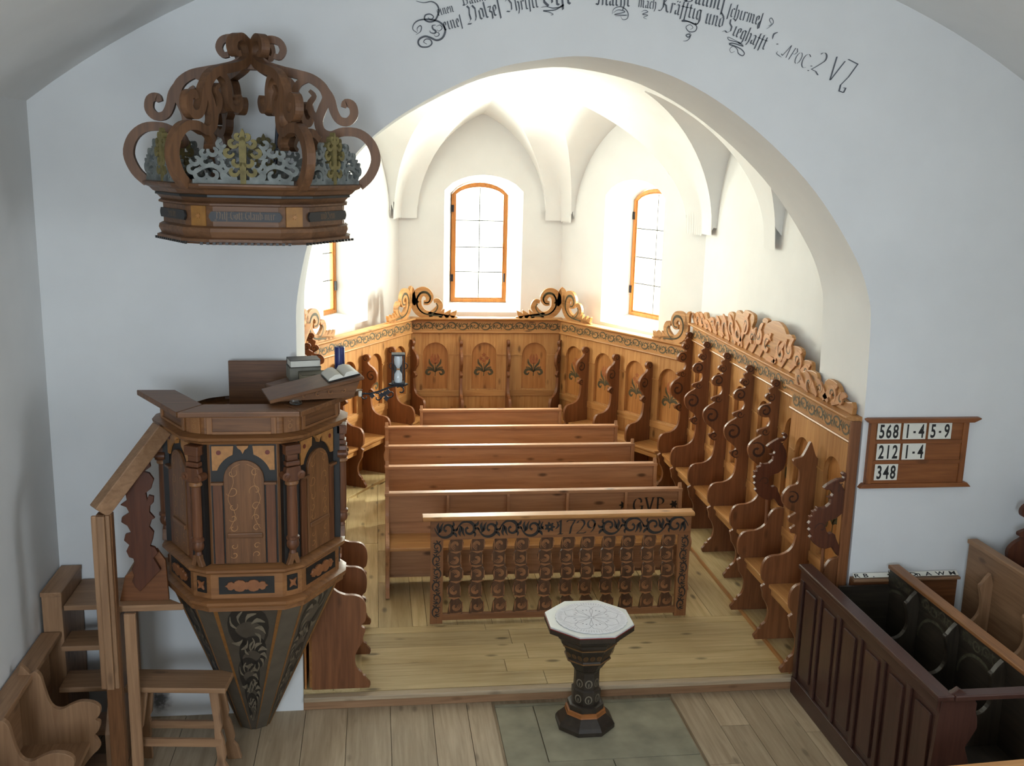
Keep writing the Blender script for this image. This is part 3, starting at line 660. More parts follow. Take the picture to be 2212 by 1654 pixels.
# ------------------------------------------------------------------ pews and the 1729 rail
PEWS = [(9.17, 0.081, 2.917, 'front pine pew with the painted letters GVP, directly behind the painted rail'), (10.02, 0.089, 2.90, 'second pine pew behind the painted rail, plain knotty back'),
        (10.78, 0.096, 2.85, 'middle one of the five chancel pews, plain knotty back'), (11.60, 0.103, 2.85, 'long pine pew just in front of the short rearmost pew, sunlit right end'),
        (12.43, 0.54, 2.32, 'short rearmost pine pew facing the apse end wall')]
PEND = [(0.0, 0.0), (0.40, 0.0), (0.39, 0.06), (0.35, 0.12), (0.34, 0.25), (0.38, 0.36), (0.42, 0.44), (0.43, 0.50), (0.40, 0.53), (0.33, 0.55), (0.22, 0.56), (0.13, 0.60), (0.075, 0.68), (0.06, 0.76), (0.055, 0.84), (0.05, 0.87), (0.0, 0.88)]
def pew(y, x0, x1, label, first=False):
    t = thing('pew', label, 'pew', (x0, y, ZC), 0, 'pine pews in the chancel'); L = x1-x0
    for a, b in ((0.60, 0.86), (0.31, 0.60), (0.05, 0.31)): bx('back_plank', PEW['X'], t, 0.02, L-0.02, -0.012, 0.012, a+0.001, b-0.001)
    bx('top_rail', PEW['X'], t, -0.005, L+0.005, -0.045, 0.035, 0.86, 0.892, 0.006)
    bx('seat', HON['X'], t, 0.03, L-0.03, -0.40, -0.012, 0.46, 0.488, 0.004)
    bx('seat_front', PEW['X'], t, 0.03, L-0.03, -0.16, -0.14, 0.14, 0.46)
    me = MB().prism(catmull(PEND, 3), -0.018, 0.018, FD).mesh('end_board', PEW['Z'])
    for x in (0.018, L-0.018): place(me, 'end_board', t, 0.003, (x, 0.012, 0))
    if first:
        br = MB().prism(catmull([(0.0, 0.60), (0.10, 0.60), (0.13, 0.615), (0.12, 0.64), (0.07, 0.65), (0.045, 0.70), (0.04, 0.78), (0.035, 0.86), (0.0, 0.86)], 3), -0.013, 0.013, FD).mesh('bracket', PEW['Z'])
        lo = MB().prism([(0, 0.05), (0.05, 0.05), (0.05, 0.46), (0, 0.46)], -0.013, 0.013, FD).mesh('bracket', PEW['Z'])
        for f in (0.205, 0.405, 0.605, 0.805):
            place(br, 'bracket', t, 0.002, (L*f, -0.012, 0))
            bx('bracket_post', PEW['Z'], t, L*f-0.014, L*f+0.014, -0.04, -0.012, 0.05, 0.60)
    return t
P5 = [pew(y, a, b, l, i == 0) for i, (y, a, b, l) in enumerate(PEWS)][0]
def nib(mb, strokes, ox, oz, s, y, pen=(0.10, 0.07), fr=FXZ, slant=0.0, sx=1.0):
    """broad-nib lettering: sweep a slanted nib along each stroke"""
    nv = Vector(pen)*s*0.5
    for st in strokes:
        pts = [Vector((ox+(p[0]*sx+slant*p[1])*s, oz+p[1]*s)) for p in st]
        L = [p-nv for p in pts]; Rr = [p+nv for p in pts]; n = len(pts)
        mb.add([fr(p.x, p.y, y) for p in L]+[fr(p.x, p.y, y) for p in Rr], [(i, i+1, n+i+1, n+i) for i in range(n-1)])
arc = lambda cx, cz, rx, rz, a0, a1, n=12: [(cx+rx*math.cos(math.radians(a0+(a1-a0)*i/n)), cz+rz*math.sin(math.radians(a0+(a1-a0)*i/n))) for i in range(n+1)]
G_V_P = [(0.0, [arc(0.38, 0.5, 0.36, 0.48, 50, 330), [(0.72, 0.42), (0.70, 0.02)], [(0.52, 0.42), (0.82, 0.42)], [(0.62, 0.86), (0.64, 0.66)]]),
         (1.15, [[(0.0, 1.0), (0.32, 0.02)], [(0.60, 1.0), (0.34, 0.02)], [(-0.1, 1.0), (0.14, 1.0)], [(0.5, 1.0), (0.72, 1.0)]]),
         (2.15, [[(0.12, 1.0), (0.12, 0.0)], arc(0.22, 0.74, 0.36, 0.25, 95, -95), [(0.0, 0.0), (0.28, 0.0)], [(0.0, 1.0), (0.25, 1.0)]])]
mb = MB(); L5 = 2.917-0.081; gx = L5*0.835
for dx, st in G_V_P: nib(mb, st, gx+dx*0.105, 0.655, 0.14, -0.0135, (0.13, 0.05), sx=0.85)
for fx in (gx-0.10, gx+0.40):
    for k in range(6):
        a = 2*PI*k/6; mb.ribbon([(fx, 0.725), (fx+0.02*math.cos(a), 0.725+0.02*math.sin(a)), (fx+0.042*math.cos(a), 0.725+0.042*math.sin(a))], [0.006, 0.024, 0.006], -0.0135, None, FXZ)
stuff(mb.build('painted_initials', M['scroll_black'], P5))

RX0, RX1, RYY = 0.455, 2.73, 8.256
rail = thing('choir_rail', 'low pine rail with painted scrolls, cut-out balusters and the date 1729', 'choir rail', (0, RYY, ZC))
RD = woods('rail_pine', (150, 102, 62), (108, 68, 40), rough=0.45, vary=0.06)
MB().prism([(-0.06, 0.945), (0.05, 0.945), (0.055, 0.955), (0.055, 0.972), (0.045, 0.98), (-0.055, 0.98), (-0.068, 0.968), (-0.068, 0.955)], 0.385, 2.745, lambda a, b, w: (w, a, b)).build('top_rail', HON['X'], rail, bevel=0.003)
fz = bx('frieze', RD['X'], rail, RX0, RX1, -0.02, 0.02, 0.765, 0.945)
mb = rinceau(0.50, 1.42, 0.772, 0.94, -0.0215, cell=0.185); rinceau(1.90, 2.69, 0.772, 0.94, -0.0215, cell=0.185, mb=mb, mir=-1)
stuff(mb.build('painted_scroll', M['scroll_black'], fz))
mb = MB()
for k in range(7):
    a = 2*PI*k/7; mb.ribbon([(1.475+0.008*math.cos(a), 0.86+0.008*math.sin(a)), (1.475+0.025*math.cos(a), 0.86+0.025*math.sin(a)), (1.475+0.046*math.cos(a), 0.86+0.046*math.sin(a))], [0.008, 0.026, 0.01], -0.0215, None, FXZ)
for sg in (-1, 1): mb.ribbon(catmull([(1.475+sg*0.05, 0.84), (1.475+sg*0.075, 0.87), (1.475+sg*0.06, 0.91)], 3, False), [0.006, 0.02, 0.006], -0.0215, None, FXZ)
stuff(mb.build('painted_rosette', M['scroll_black'], fz))
D1729 = [(0.0, [[(0.0, 0.80), (0.20, 1.0), (0.20, 0.0)], [(0.02, 0.0), (0.38, 0.0)]]), (0.72, [[(0.0, 0.86), (0.05, 0.98), (0.55, 0.98), (0.30, 0.5), (0.22, 0.0)]]),
         (1.50, [arc(0.27, 0.72, 0.25, 0.27, 170, -20)+[(0.30, 0.30), (0.0, 0.03)], [(0.0, 0.03), (0.58, 0.03), (0.60, 0.12)]]), (2.32, [arc(0.27, 0.68, 0.25, 0.30, 0, 360), arc(0.05, 0.72, 0.47, 0.70, 0, -70)])]
mb = MB()
for dx, st in D1729: nib(mb, st, 1.545+dx*0.112, 0.795, 0.125, -0.0215, (0.14, 0.06))
stuff(mb.build('painted_date', M['scroll_black'], fz))
for x0, x1 in ((RX0, 0.562), (2.625, RX1)):
    s_ = bx('stile', RD['Z'], rail, x0, x1, -0.021, 0.021, 0.0, 0.766)
    mb = MB(); fr = lambda a, b, w: (b, w, a)
    stuff(rinceau(0.06, 0.76, x0+0.012, x1-0.012, -0.0225, fr, cell=0.12, mb=mb).build('painted_scroll', M['scroll_black'], s_))
bx('bottom_rail', RD['X'], rail, 0.562, 2.625, -0.021, 0.021, 0.03, 0.085, 0.003)
half = [(0.062, 0.0), (0.062, 0.06), (0.058, 0.09), (0.035, 0.125), (0.03, 0.14), (0.05, 0.15), (0.045, 0.165), (0.055, 0.19), (0.062, 0.23), (0.052, 0.265), (0.04, 0.28), (0.052, 0.292), (0.045, 0.305), (0.06, 0.34), (0.065, 0.375), (0.052, 0.41), (0.038, 0.425), (0.052, 0.437), (0.045, 0.45), (0.06, 0.485), (0.064, 0.515), (0.052, 0.55), (0.038, 0.567), (0.055, 0.58), (0.062, 0.62), (0.06, 0.65), (0.045, 0.68), (0.04, 0.682)]
sh = lambda z: 0.010*math.sin(z*21)
bl = [(x+sh(z), z) for x, z in half]+[(-x+sh(z), z) for x, z in reversed(half)]
BDK = woods('dark_baluster_pine', (96, 64, 40), (66, 42, 26), rough=0.45, vary=0.10)
M['bal_light'] = plain('light_brown_curl_paint', (146, 98, 58), rough=0.55, noise=0.2, nscale=40)
BAL = MB().prism(bl, -0.013, 0.013, FXZ).mesh('baluster', BDK['Z'])
mb = MB()
for i, zc in enumerate((0.065, 0.21, 0.36, 0.50, 0.63)):
    sg = 1 if i % 2 else -1
    for r, wd in ((0.048, 0.010), (0.034, 0.009), (0.020, 0.007)):
        mb.ribbon(spiral(sh(zc)+sg*0.004, zc, r, r*0.3, 0.6+i, 0.6+i+sg*5.0, 14), [0.004, wd, wd*1.2, wd], -0.0145, None, FXZ)
    mb.ribbon([(sh(zc)-0.05*sg, zc-0.055), (sh(zc), zc-0.07), (sh(zc)+0.05*sg, zc-0.06)], [0.006, 0.02, 0.006], -0.0145, None, FXZ)
    for sd in (-1, 1): mb.ribbon([(sh(zc)+sd*0.055, zc+dz) for dz in (-0.045, -0.015, 0.015, 0.045)], [0.003, 0.009, 0.009, 0.003], -0.0145, None, FXZ)
BALP = mb.mesh('painted_scroll', M['bal_light'])
for xx in (0.668, 0.860, 1.062, 1.258, 1.480, 1.675, 1.855, 2.048, 2.228, 2.422, 2.602):
    xx = 0.668+(xx-0.668)*(2.535-0.668)/(2.602-0.668)
    o = place(BAL, 'baluster', rail, 0.003, (xx, 0, 0.084)); stuff(place(BALP, 'painted_scroll', o))
# ------------------------------------------------------------------ pulpit
PC = (-0.785, 6.51)
def hexring(R, c, z, cx=0.0, cy=0.0):
    """hexagon with flats to front and back, every corner cut back by c: 12 points"""
    v = [(R*math.cos(math.radians(60*i)), R*math.sin(math.radians(60*i))) for i in range(6)]; out = []
    for i in range(6):
        p, a, b = Vector(v[i]), Vector(v[i-1]), Vector(v[(i+1) % 6])
        q = p+(a-p).normalized()*c; r = p+(b-p).normalized()*c
        out += [(cx+q.x, cy+q.y, z), (cx+r.x, cy+r.y, z)]
    return out
FACE = {'front': (-90, 0.0), 'left': (-150, math.radians(-60)), 'right': (-30, math.radians(60))}
def face_loc(R, key, z=0):
    a = math.radians(FACE[key][0]); ap = R*math.cos(PI/6); return (ap*math.cos(a), ap*math.sin(a), z)
def corner_loc(R, c, deg):
    a = math.radians(deg); d = R-c*0.5; return (d*math.cos(a), d*math.sin(a), 0)
pul = thing('pulpit', 'carved hexagonal walnut pulpit with corner columns on a dark tapering base', 'pulpit', (PC[0], PC[1], 0))
CH = 0.075
def ringpart(name, mat, prof, c=CH, cap=True):
    return MB().stack([hexring(R, c, z) for R, z in prof], cap, cap).build(name, mat, pul, smooth=20)
ringpart('lower_moulding', OAK['X'], [(0.575, 1.285), (0.60, 1.29), (0.60, 1.315), (0.612, 1.32), (0.62, 1.335), (0.62, 1.352), (0.60, 1.36), (0.58, 1.365)])
ringpart('plinth_band', OAK['X'], [(0.575, 1.365), (0.575, 1.525)])
ringpart('ledge_moulding', OAK['X'], [(0.575, 1.525), (0.60, 1.53), (0.615, 1.545), (0.615, 1.56), (0.585, 1.572), (0.56, 1.58)])
ringpart('body', WAL['Z'], [(0.545, 1.575), (0.545, 2.34)], cap=False)
ringpart('capital_moulding', OAK['X'], [(0.56, 2.335), (0.60, 2.345), (0.61, 2.36), (0.635, 2.372), (0.64, 2.39), (0.60, 2.40), (0.585, 2.405)], cap=False)
SUBF = [6, 7, 8, 9, 10, 11, 0, 1]
def halfring(name, mat, prof):
    """wall of the parapet around the three outer sides only, open towards the church wall"""
    rings = []
    for R, z in prof:
        o_, i_ = hexring(R, CH, z), hexring(0.545, CH, z); rings.append([o_[k] for k in SUBF]+[i_[k] for k in reversed(SUBF)])
    mb = MB().stack(rings, False, False)
    for r in (rings[0], rings[-1]): mb.poly([(p[0], p[1]) for p in r], r[0][2])
    return mb.build(name, mat, pul)
halfring('upper_frieze', OAK['X'], [(0.58, 2.40), (0.58, 2.515)])
halfring('rim_moulding', OAK['X'], [(0.585, 2.51), (0.61, 2.515), (0.64, 2.53)])
def rim_piece(R0, R1, a0, a1, z0, z1, name='rim'):
    p = lambda R, a: (R*math.cos(math.radians(a)), R*math.sin(math.radians(a)))
    MB().prism([p(R0, a0), p(R1, a0), p(R1, a1), p(R0, a1)], z0, z1).build(name, WAL['X'], pul, bevel=0.006)
rim_piece(0.47, 0.70, 180, 240, 2.528, 2.562); rim_piece(0.47, 0.70, 240.3, 299.7, 2.528, 2.562); rim_piece(0.47, 0.70, 300, 360, 2.528, 2.562)
rim_piece(0.14, 0.63, 0.5, 58, 2.528, 2.575, 'book_shelf')
bx('floor_board', STP['X'], pul, -0.27, 0.27, -0.40, 0.40, 1.50, 1.54)
bx('back_board', WAL['X'], pul, -0.20, 0.19, 0.44, 0.465, 1.54, 2.66, 0.004)
M['vine'] = plain('engraved_vine', (166, 118, 70), rough=0.5)
M['spandrel'] = plain('ochre_inlay', (168, 116, 62), rough=0.45, noise=0.15, nscale=40)
M['reddot'] = plain('red_inlay', (104, 40, 28), rough=0.45)
def shared(name, key_list, mat, mb, R, z=0, smooth=None, bevel=None, parent=None):
    me = mb.mesh(name, mat, smooth); r = []
    for k in key_list: r.append(place(me, name, parent or pul, bevel, face_loc(R, k, z), (0, 0, FACE[k][1])))
    return r
F3 = ('left', 'front', 'right')
shared('black_ground', F3, M['black'], MB().box(-0.192, 0.192, -0.004, 0.01, 1.585, 2.33), 0.545)
for s in (-1, 1):
    x0, x1 = sorted((s*0.128, s*0.182))
    shared('side_strip', F3, REDW['Z'], MB().box(x0, x1, -0.016, 0, 1.585, 2.085), 0.545, bevel=0.002)
    x0, x1 = sorted((s*0.118, s*0.192))
    shared('impost', F3, WAL['X'], MB().box(x0, x1, -0.036, 0, 2.088, 2.104), 0.545, bevel=0.003)
    sp = [(s*0.055, 2.325), (s*0.182, 2.325), (s*0.182, 2.175), (s*0.158, 2.175)]+[(s*0.163*math.cos(math.radians(a)), 2.12+0.163*math.sin(math.radians(a))) for a in range(20, 73, 6)]
    shared('spandrel', F3, M['spandrel'], MB().prism(sp, -0.014, 0, FXZ), 0.545)
    shared('inlay_dot', F3, M['reddot'], MB().prism([(s*0.142+0.014*math.cos(2*PI*i/14), 2.285+0.014*math.sin(2*PI*i/14)) for i in range(14)], -0.0165, 0, FXZ), 0.545)
ap = shared('arched_panel', F3, WAL['Z'], MB().prism(arch_pts(0, 0.118, 1.59, 2.12, 14), -0.020, 0, FXZ), 0.545, bevel=0.004)
shared('keystone', F3, M['spandrel'], MB().prism([(-0.035, 2.33), (0.035, 2.33), (0.028, 2.315), (0.012, 2.305), (0.0, 2.28), (-0.012, 2.305), (-0.028, 2.315)], -0.03, 0, FXZ), 0.545)
shared('cross_moulding', F3, WAL['X'], MB().box(-0.105, 0.105, -0.032, 0, 1.752, 1.785), 0.545, bevel=0.006)
mb = MB()
for s in (-1, 1):
    for zc, r, d in ((2.16, 0.035, 1), (2.05, 0.045, -1), (1.95, 0.035, 1), (1.88, 0.03, -1), (1.815, 0.03, 1), (1.70, 0.025, 1), (1.645, 0.028, -1)):
        mb.ribbon(spiral(s*0.068, zc, r*0.9, r*0.2, (0.6 if d > 0 else 3.6), (0.6 if d > 0 else 3.6)+s*d*5.2, 14), [0.002, 0.005, 0.004], -0.0212, None, FXZ)
    mb.ribbon(catmull([(s*0.09, 1.81), (s*0.055, 1.9), (s*0.095, 2.0), (s*0.06, 2.1), (s*0.07, 2.18), (s*0.02, 2.215)], 4, False), 0.003, -0.0212, None, FXZ)
for o in shared('engraved_vine', F3, M['vine'], mb, 0.545): stuff(o)
# plinth band: black fields with red carved cartouches and little corner stars
M['redorn'] = plain('red_carved_ornament', (138, 86, 50), rough=0.45, noise=0.15, nscale=30)
shared('frieze_field', F3, M['black'], MB().box(-0.165, 0.165, -0.004, 0.004, 1.395, 1.505), 0.575)
hc = [(0.13, 0.0), (0.115, 0.008), (0.11, 0.022), (0.09, 0.028), (0.075, 0.018), (0.068, 0.03), (0.045, 0.038), (0.02, 0.034), (0.008, 0.022), (0.0, 0.026)]
car = [(x, z) for x, z in hc]+[(-x, z) for x, z in reversed(hc[:-1])]+[(-x, -z) for x, z in hc[1:]]+[(x, -z) for x, z in reversed(hc[1:-1])]
shared('cartouche', F3, M['redorn'], MB().prism([(x, 1.45+z) for x, z in car], -0.016, 0, FXZ), 0.575, bevel=0.003)
for deg in (-120, -60, 180, 0):
    rz = math.radians(deg+90)
    R, c = 0.575, CH; loc = corner_loc(R, c, deg)
    place(MB().box(-0.034, 0.034, -0.006, 0.004, 1.40, 1.50).mesh('corner_field', M['black']), 'corner_field', pul, None, loc, (0, 0, rz))
    st = [((0.034 if i % 2 == 0 else 0.014)*math.cos(PI/4+PI*i/4), 1.45+(0.040 if i % 2 == 0 else 0.016)*math.sin(PI/4+PI*i/4)) for i in range(8)]
    place(MB().prism(st, -0.018, 0, FXZ).mesh('corner_star', M['redorn']), 'corner_star', pul, 0.003, loc, (0, 0, rz))
    loc = corner_loc(0.545, c, deg)
    col = bpy.data.objects.new('corner_column', None); COL.objects.link(col); col.parent = pul; col.location = (loc[0]*1.045, loc[1]*1.045, 0); col.rotation_euler = (0, 0, rz)
    MB().box(-0.05, 0.05, -0.02, 0.03, 1.58, 2.33).build('column_backing', M['black'], col)
    MB().prism([(-0.045, 1.58), (-0.012, 1.58), (0.0, 1.61), (0.012, 1.58), (0.045, 1.58), (0.028, 1.625), (0.024, 1.65), (-0.024, 1.65), (-0.028, 1.625)], -0.05, 0.0, FXZ).build('column_foot', WAL['Z'], col, bevel=0.004)
    MB().lathe([(0.024, 1.65), (0.020, 1.67), (0.036, 1.69), (0.040, 1.71), (0.034, 1.735), (0.042, 1.74), (0.042, 1.755), (0.032, 1.765)], 0, -0.028, 14).build('column_vase', REDW['Z'], col, smooth=40)
    MB().lathe([(0.032, 1.765), (0.033, 1.9), (0.031, 2.08)], 0, -0.028, 14).build('column_shaft', REDW['Z'], col, smooth=40)
    MB().lathe([(0.031, 2.08), (0.042, 2.088), (0.043, 2.10), (0.036, 2.11)], 0, -0.028, 14).build('column_neck', OAK['Z'], col, smooth=40)
    cap = MB()
    cap.prism([(-0.04, 2.11), (0.04, 2.11), (0.05, 2.17), (0.045, 2.20), (-0.045, 2.20), (-0.05, 2.17)], -0.065, 0, FXZ)
    cap.build('capital', REDW['Z'], col, bevel=0.006)
    for s in (-1, 1):
        MB().lathe([(0.001, -0.04), (0.024, -0.038), (0.026, -0.02), (0.026, 0.02), (0.012, 0.024), (0.012, 0.03), (0.001, 0.031)], 0, 0, 14).xf(Matrix.Translation((s*0.048, -0.045, 2.145)) @ Matrix.Rotation(PI/2, 4, 'X')).build('volute', REDW['Z'], col, smooth=40)
    MB().box(-0.045, 0.045, -0.06, 0, 2.205, 2.235).box(-0.036, 0.036, -0.05, 0, 2.235, 2.275).box(-0.05, 0.05, -0.065, 0, 2.275, 2.335).build('capital_block', REDW['X'], col, bevel=0.006)
    # upper corner panels with scratched figures
    loc = corner_loc(0.58, c, deg)
    MB().box(-0.04, 0.04, -0.012, 0.004, 2.405, 2.515).build('corner_post', OAK['Z'], pul, bevel=0.003).matrix_basis = Matrix.Translation(loc) @ Matrix.Rotation(rz, 4, 'Z')
    if deg in (-120, -60):
        mk = MB(); mk.ribbon(arc(0.0, 2.445, 0.012, 0.014, 0, 360), 0.0025, -0.0128, None, FXZ); mk.ribbon([(-0.012, 2.48), (0.0, 2.468), (0.014, 2.484)], 0.0025, -0.0128, None, FXZ); mk.ribbon([(0.004, 2.49), (0.02, 2.475)], 0.0025, -0.0128, None, FXZ)
        o = stuff(mk.build('scratched_mark', M['vine'], pul)); o.matrix_basis = Matrix.Translation(loc) @ Matrix.Rotation(rz, 4, 'Z')
fz3 = shared('frieze_panel', F3, WAL['X'], MB().box(-0.17, 0.17, -0.004, 0.004, 2.42, 2.508), 0.58)
for s in (-1, 1):
    x0, x1 = sorted((s*0.168, s*0.20)); shared('frieze_stile', F3, OAK['Z'], MB().box(x0, x1, -0.014, 0, 2.405, 2.515), 0.58, bevel=0.003)
shared('frieze_rail', F3, OAK['X'], MB().box(-0.168, 0.168, -0.014, 0, 2.502, 2.515), 0.58); shared('frieze_rail', F3, OAK['X'], MB().box(-0.168, 0.168, -0.014, 0, 2.405, 2.42), 0.58)
# tapering base: loft from the hexagon down to a foot against the wall
M['cone_dark'] = plain('dark_grey_paint', (80, 72, 62), rough=0.5, noise=0.2, nscale=9)
M['cone_scroll'] = plain('dark_scroll_paint', (42, 38, 34), rough=0.55)  # dark paint of the scroll pattern on the base panels
M['cone_strip'] = plain('grey_green_strip', (92, 84, 72), rough=0.5, noise=0.15, nscale=9)
M['gold_edge'] = plain('worn_gilt_edge', (134, 90, 44), rough=0.5, noise=0.2, nscale=30)
M['swirl_light'] = plain('pale_grey_swirl_paint', (122, 112, 94), rough=0.6, noise=0.2, nscale=30)
FOOT = (-0.09, 0.43)
top = hexring(0.565, CH, 1.287); bot = hexring(0.125, 0.045, 0.0, FOOT[0], FOOT[1])
for i in range(12):
    j = (i+1) % 12; a, b, c, d = Vector(top[i]), Vector(top[j]), Vector(bot[j]), Vector(bot[i]); ctr = Vector((0, 0.1, 0.9))
    nrm = (b-a).cross(d-a).normalized()
    if nrm.dot((a+b)/2-ctr) < 0: nrm = -nrm
    wide = (b-a).length > 0.2
    inn = -nrm*0.03
    vs = [a, b, c, d, a+inn, b+inn, c+inn, d+inn]
    MB().add(vs, [(0, 1, 2, 3), (4, 7, 6, 5), (0, 4, 5, 1), (1, 5, 6, 2), (2, 6, 7, 3), (3, 7, 4, 0)]).build('base_panel' if wide else 'base_strip', M['cone_dark'] if wide else M['cone_strip'], pul)
    if nrm.y > 0.5: continue
    if wide:
        def Q(u, v, off): p = (a*(1-u)+b*u)*(1-v)+(d*(1-u)+c*u)*v; return p+nrm*off
        for u0, u1 in ((0.0, 0.06), (0.94, 1.0)):
            pts = [Q(u0, 0, 0.004), Q(u1, 0, 0.004), Q(u1, 1, 0.004), Q(u0, 1, 0.004)]; pts += [p-nrm*0.01 for p in pts]
            MB().add(pts, [(0, 1, 2, 3), (4, 7, 6, 5), (0, 4, 5, 1), (1, 5, 6, 2), (2, 6, 7, 3), (3, 7, 4, 0)]).build('gilt_edge', M['gold_edge'], pul)
        flip = nrm.x > 0.3
        fr = lambda s, v, w: tuple(Q((1-s) if not flip else s, v, w))
        dk, lt = MB(), MB()
        for k, (cs, cv, r, dr) in enumerate([(0.55, 0.16, 0.36, 1), (0.40, 0.36, 0.30, -1), (0.58, 0.53, 0.31, 1), (0.44, 0.68, 0.30, -1), (0.52, 0.81, 0.26, 1)]):
            sc = 0.42
            P = lambda q: (q[0], q[1])
            sp = [(cs+(x-cs), cv+(y-cv)*sc) for x, y in spiral(cs, cv, r*1.1, r*0.5, 2.4 if dr > 0 else 0.7, (2.4 if dr > 0 else 0.7)+dr*5.4, 20)]
            dk.ribbon(sp, [0.02, 0.10, 0.12, 0.11, 0.05], 0.002, None, fr)
            for q in range(9):
                a0 = 0.6+q*0.6
                pp = [(cs+rr*r*math.cos(a0+tt)*1.0, cv+rr*r*sc*math.sin(a0+tt)) for rr, tt in ((0.98, 0.0), (0.75, 0.35), (0.45, 0.5))]
                lt.ribbon(catmull(pp, 3, False), [0.006, 0.034, 0.006], 0.003, None, fr)
        stuff(dk.build('painted_dark_scroll', M['cone_scroll'], pul)); stuff(lt.build('painted_leaf_stroke', M['swirl_light'], pul))

# ------------------------------------------------------------------ sounding board above the pulpit
CC = (-0.715, 6.41)
can = thing('sounding_board', 'hexagonal pulpit sounding board with open carved volute crown, against the wall', 'sounding board', (CC[0], CC[1], 3.53))
def cring(name, mat, prof, c=0.11, cap=True):
    return MB().stack([hexring(R, c, z) for R, z in prof], cap, cap).build(name, mat, can, smooth=20)
cring('lower_moulding', CAN['X'], [(0.60, 0.0), (0.615, 0.005), (0.615, 0.02), (0.59, 0.028), (0.605, 0.06), (0.60, 0.08), (0.582, 0.09)])
cring('band', CAN['X'], [(0.575, 0.085), (0.575, 0.205)])
cring('cove', CAN['X'], [(0.58, 0.20), (0.60, 0.205), (0.60, 0.215), (0.585, 0.225), (0.61, 0.25)], cap=False)
cring('black_fillet', M['black'], [(0.61, 0.248), (0.618, 0.25), (0.618, 0.262), (0.61, 0.264)], cap=False)
cring('cornice', CAN['X'], [(0.612, 0.262), (0.63, 0.27), (0.65, 0.29), (0.675, 0.30), (0.685, 0.312), (0.685, 0.322), (0.66, 0.326)])
cring('underside_board', M['plaster_grey'] if 'plaster_grey' in M else CAN['X'], [(0.57, -0.012), (0.57, 0.0)])
M['plaque'] = plain('black_plaque', (36, 34, 34), rough=0.5, noise=0.15)
M['gold_letter'] = plain('dull_gold_letter', (112, 86, 58), rough=0.5)
M['canopy_gilt'] = plain('gilt_corner', (150, 104, 48), rough=0.5, noise=0.25, nscale=18)
def place_face(me, name, R, deg, z=0, par=None):
    a = math.radians(deg); ap_ = R*math.cos(PI/6)
    return place(me, name, par or can, None, (ap_*math.cos(a), ap_*math.sin(a), z), (0, 0, a+PI/2))
pl = [(0.17, 0.145)]
plq = [(-0.185, 0.118)]+[(-0.185-0.014*math.sin(PI*i/6)-0.0, 0.118+0.054*(i/6)) for i in range(1, 6)]+[(-0.185, 0.172), (0.185, 0.172)]+[(0.185+0.014*math.sin(PI*i/6), 0.172-0.054*(i/6)) for i in range(1, 6)]+[(0.185, 0.118)]
PLQ = MB().prism(plq, -0.012, 0.0, FXZ).mesh('plaque', M['plaque'])
for deg in (-90, -150, -30): place_face(PLQ, 'plaque', 0.575, deg)
for deg in (-120, -60, 180, 0):
    a = math.radians(deg); d = 0.575-0.11*0.5
    MB().box(-0.05, 0.05, -0.006, 0.004, 0.09, 0.20).build('corner_panel', M['canopy_gilt'], can).matrix_basis = Matrix.Translation((d*math.cos(a), d*math.sin(a), 0)) @ Matrix.Rotation(a+PI/2, 4, 'Z')
    o = MB().prism([((0.018 if i % 2 == 0 else 0.008)*math.cos(PI*i/6), 0.145+(0.018 if i % 2 == 0 else 0.008)*math.sin(PI*i/6)) for i in range(12)], -0.009, 0, FXZ).build('gilt_star', M['spandrel'], can)
    o.matrix_basis = Matrix.Translation((d*math.cos(a), d*math.sin(a), 0)) @ Matrix.Rotation(a+PI/2, 4, 'Z')
DEN = MB().box(-0.008, 0.008, -0.010, 0.0, -0.010, 0.004).mesh('dentil', M['black'])
for deg in (-90, -150, -30):
    for k in range(15):
        a = math.radians(deg); ap_ = 0.60*math.cos(PI/6); t_ = -0.24+0.48*k/14
        place(DEN, 'dentil', can, None, (ap_*math.cos(a)-t_*math.sin(a), ap_*math.sin(a)+t_*math.cos(a), 0), (0, 0, a+PI/2))
# crown of six double-curved ribs
k_ = 0.000785
RIB = [(790, -10), (870, 70), (915, 190), (880, 310), (790, 385), (670, 395), (575, 365), (505, 395), (485, 470), (515, 560), (548, 640), (520, 715), (440, 775), (330, 805), (215, 830), (110, 865), (50, 930), (70, 1005), (135, 1045), (205, 1030), (232, 975), (205, 925), (165, 930)]
HOOK = [(520, 715), (575, 640), (600, 545), (640, 480), (705, 470), (750, 520), (740, 590), (690, 610), (672, 575)]
INN = [(420, 780), (345, 740), (310, 670), (305, 590), (270, 535), (205, 535), (175, 590), (195, 625)]
MIDH = [(505, 470), (440, 520), (420, 590), (455, 650), (420, 690)]
BASEH = [(575, 365), (520, 330), (500, 280), (540, 250)]
FR_ = lambda a, b, w: (a, w, b)
mb = MB(); S = lambda pts: [(p[0]*k_, p[1]*k_) for p in catmull(pts, 4, False)]
mb.ribbon(S(RIB), [0.055, 0.058, 0.052, 0.05, 0.052, 0.056, 0.052, 0.048, 0.044, 0.04, 0.03], -0.026, 0.026, FR_)
for pts, w in ((HOOK, [0.05, 0.05, 0.048, 0.05, 0.05, 0.03]), (INN, [0.04, 0.04, 0.038, 0.04, 0.038, 0.026]), (MIDH, [0.04, 0.04, 0.036, 0.03, 0.02]), (BASEH, [0.035, 0.035, 0.03, 0.02])):
    mb.ribbon(S(pts), w, -0.025, 0.025, FR_)
RIBM = mb.mesh('crown_rib', CAN['Z'])
for deg in (0, 60, 120, 180, 240, 300): place(RIBM, 'crown_rib', can, 0.008, (0, 0, 0.322), (0, 0, math.radians(deg)))
MB().prism([(0.05*math.cos(2*PI*i/6), 0.05*math.sin(2*PI*i/6)) for i in range(6)], 0.97, 1.13).build('crown_boss', CAN['Z'], can, bevel=0.005)
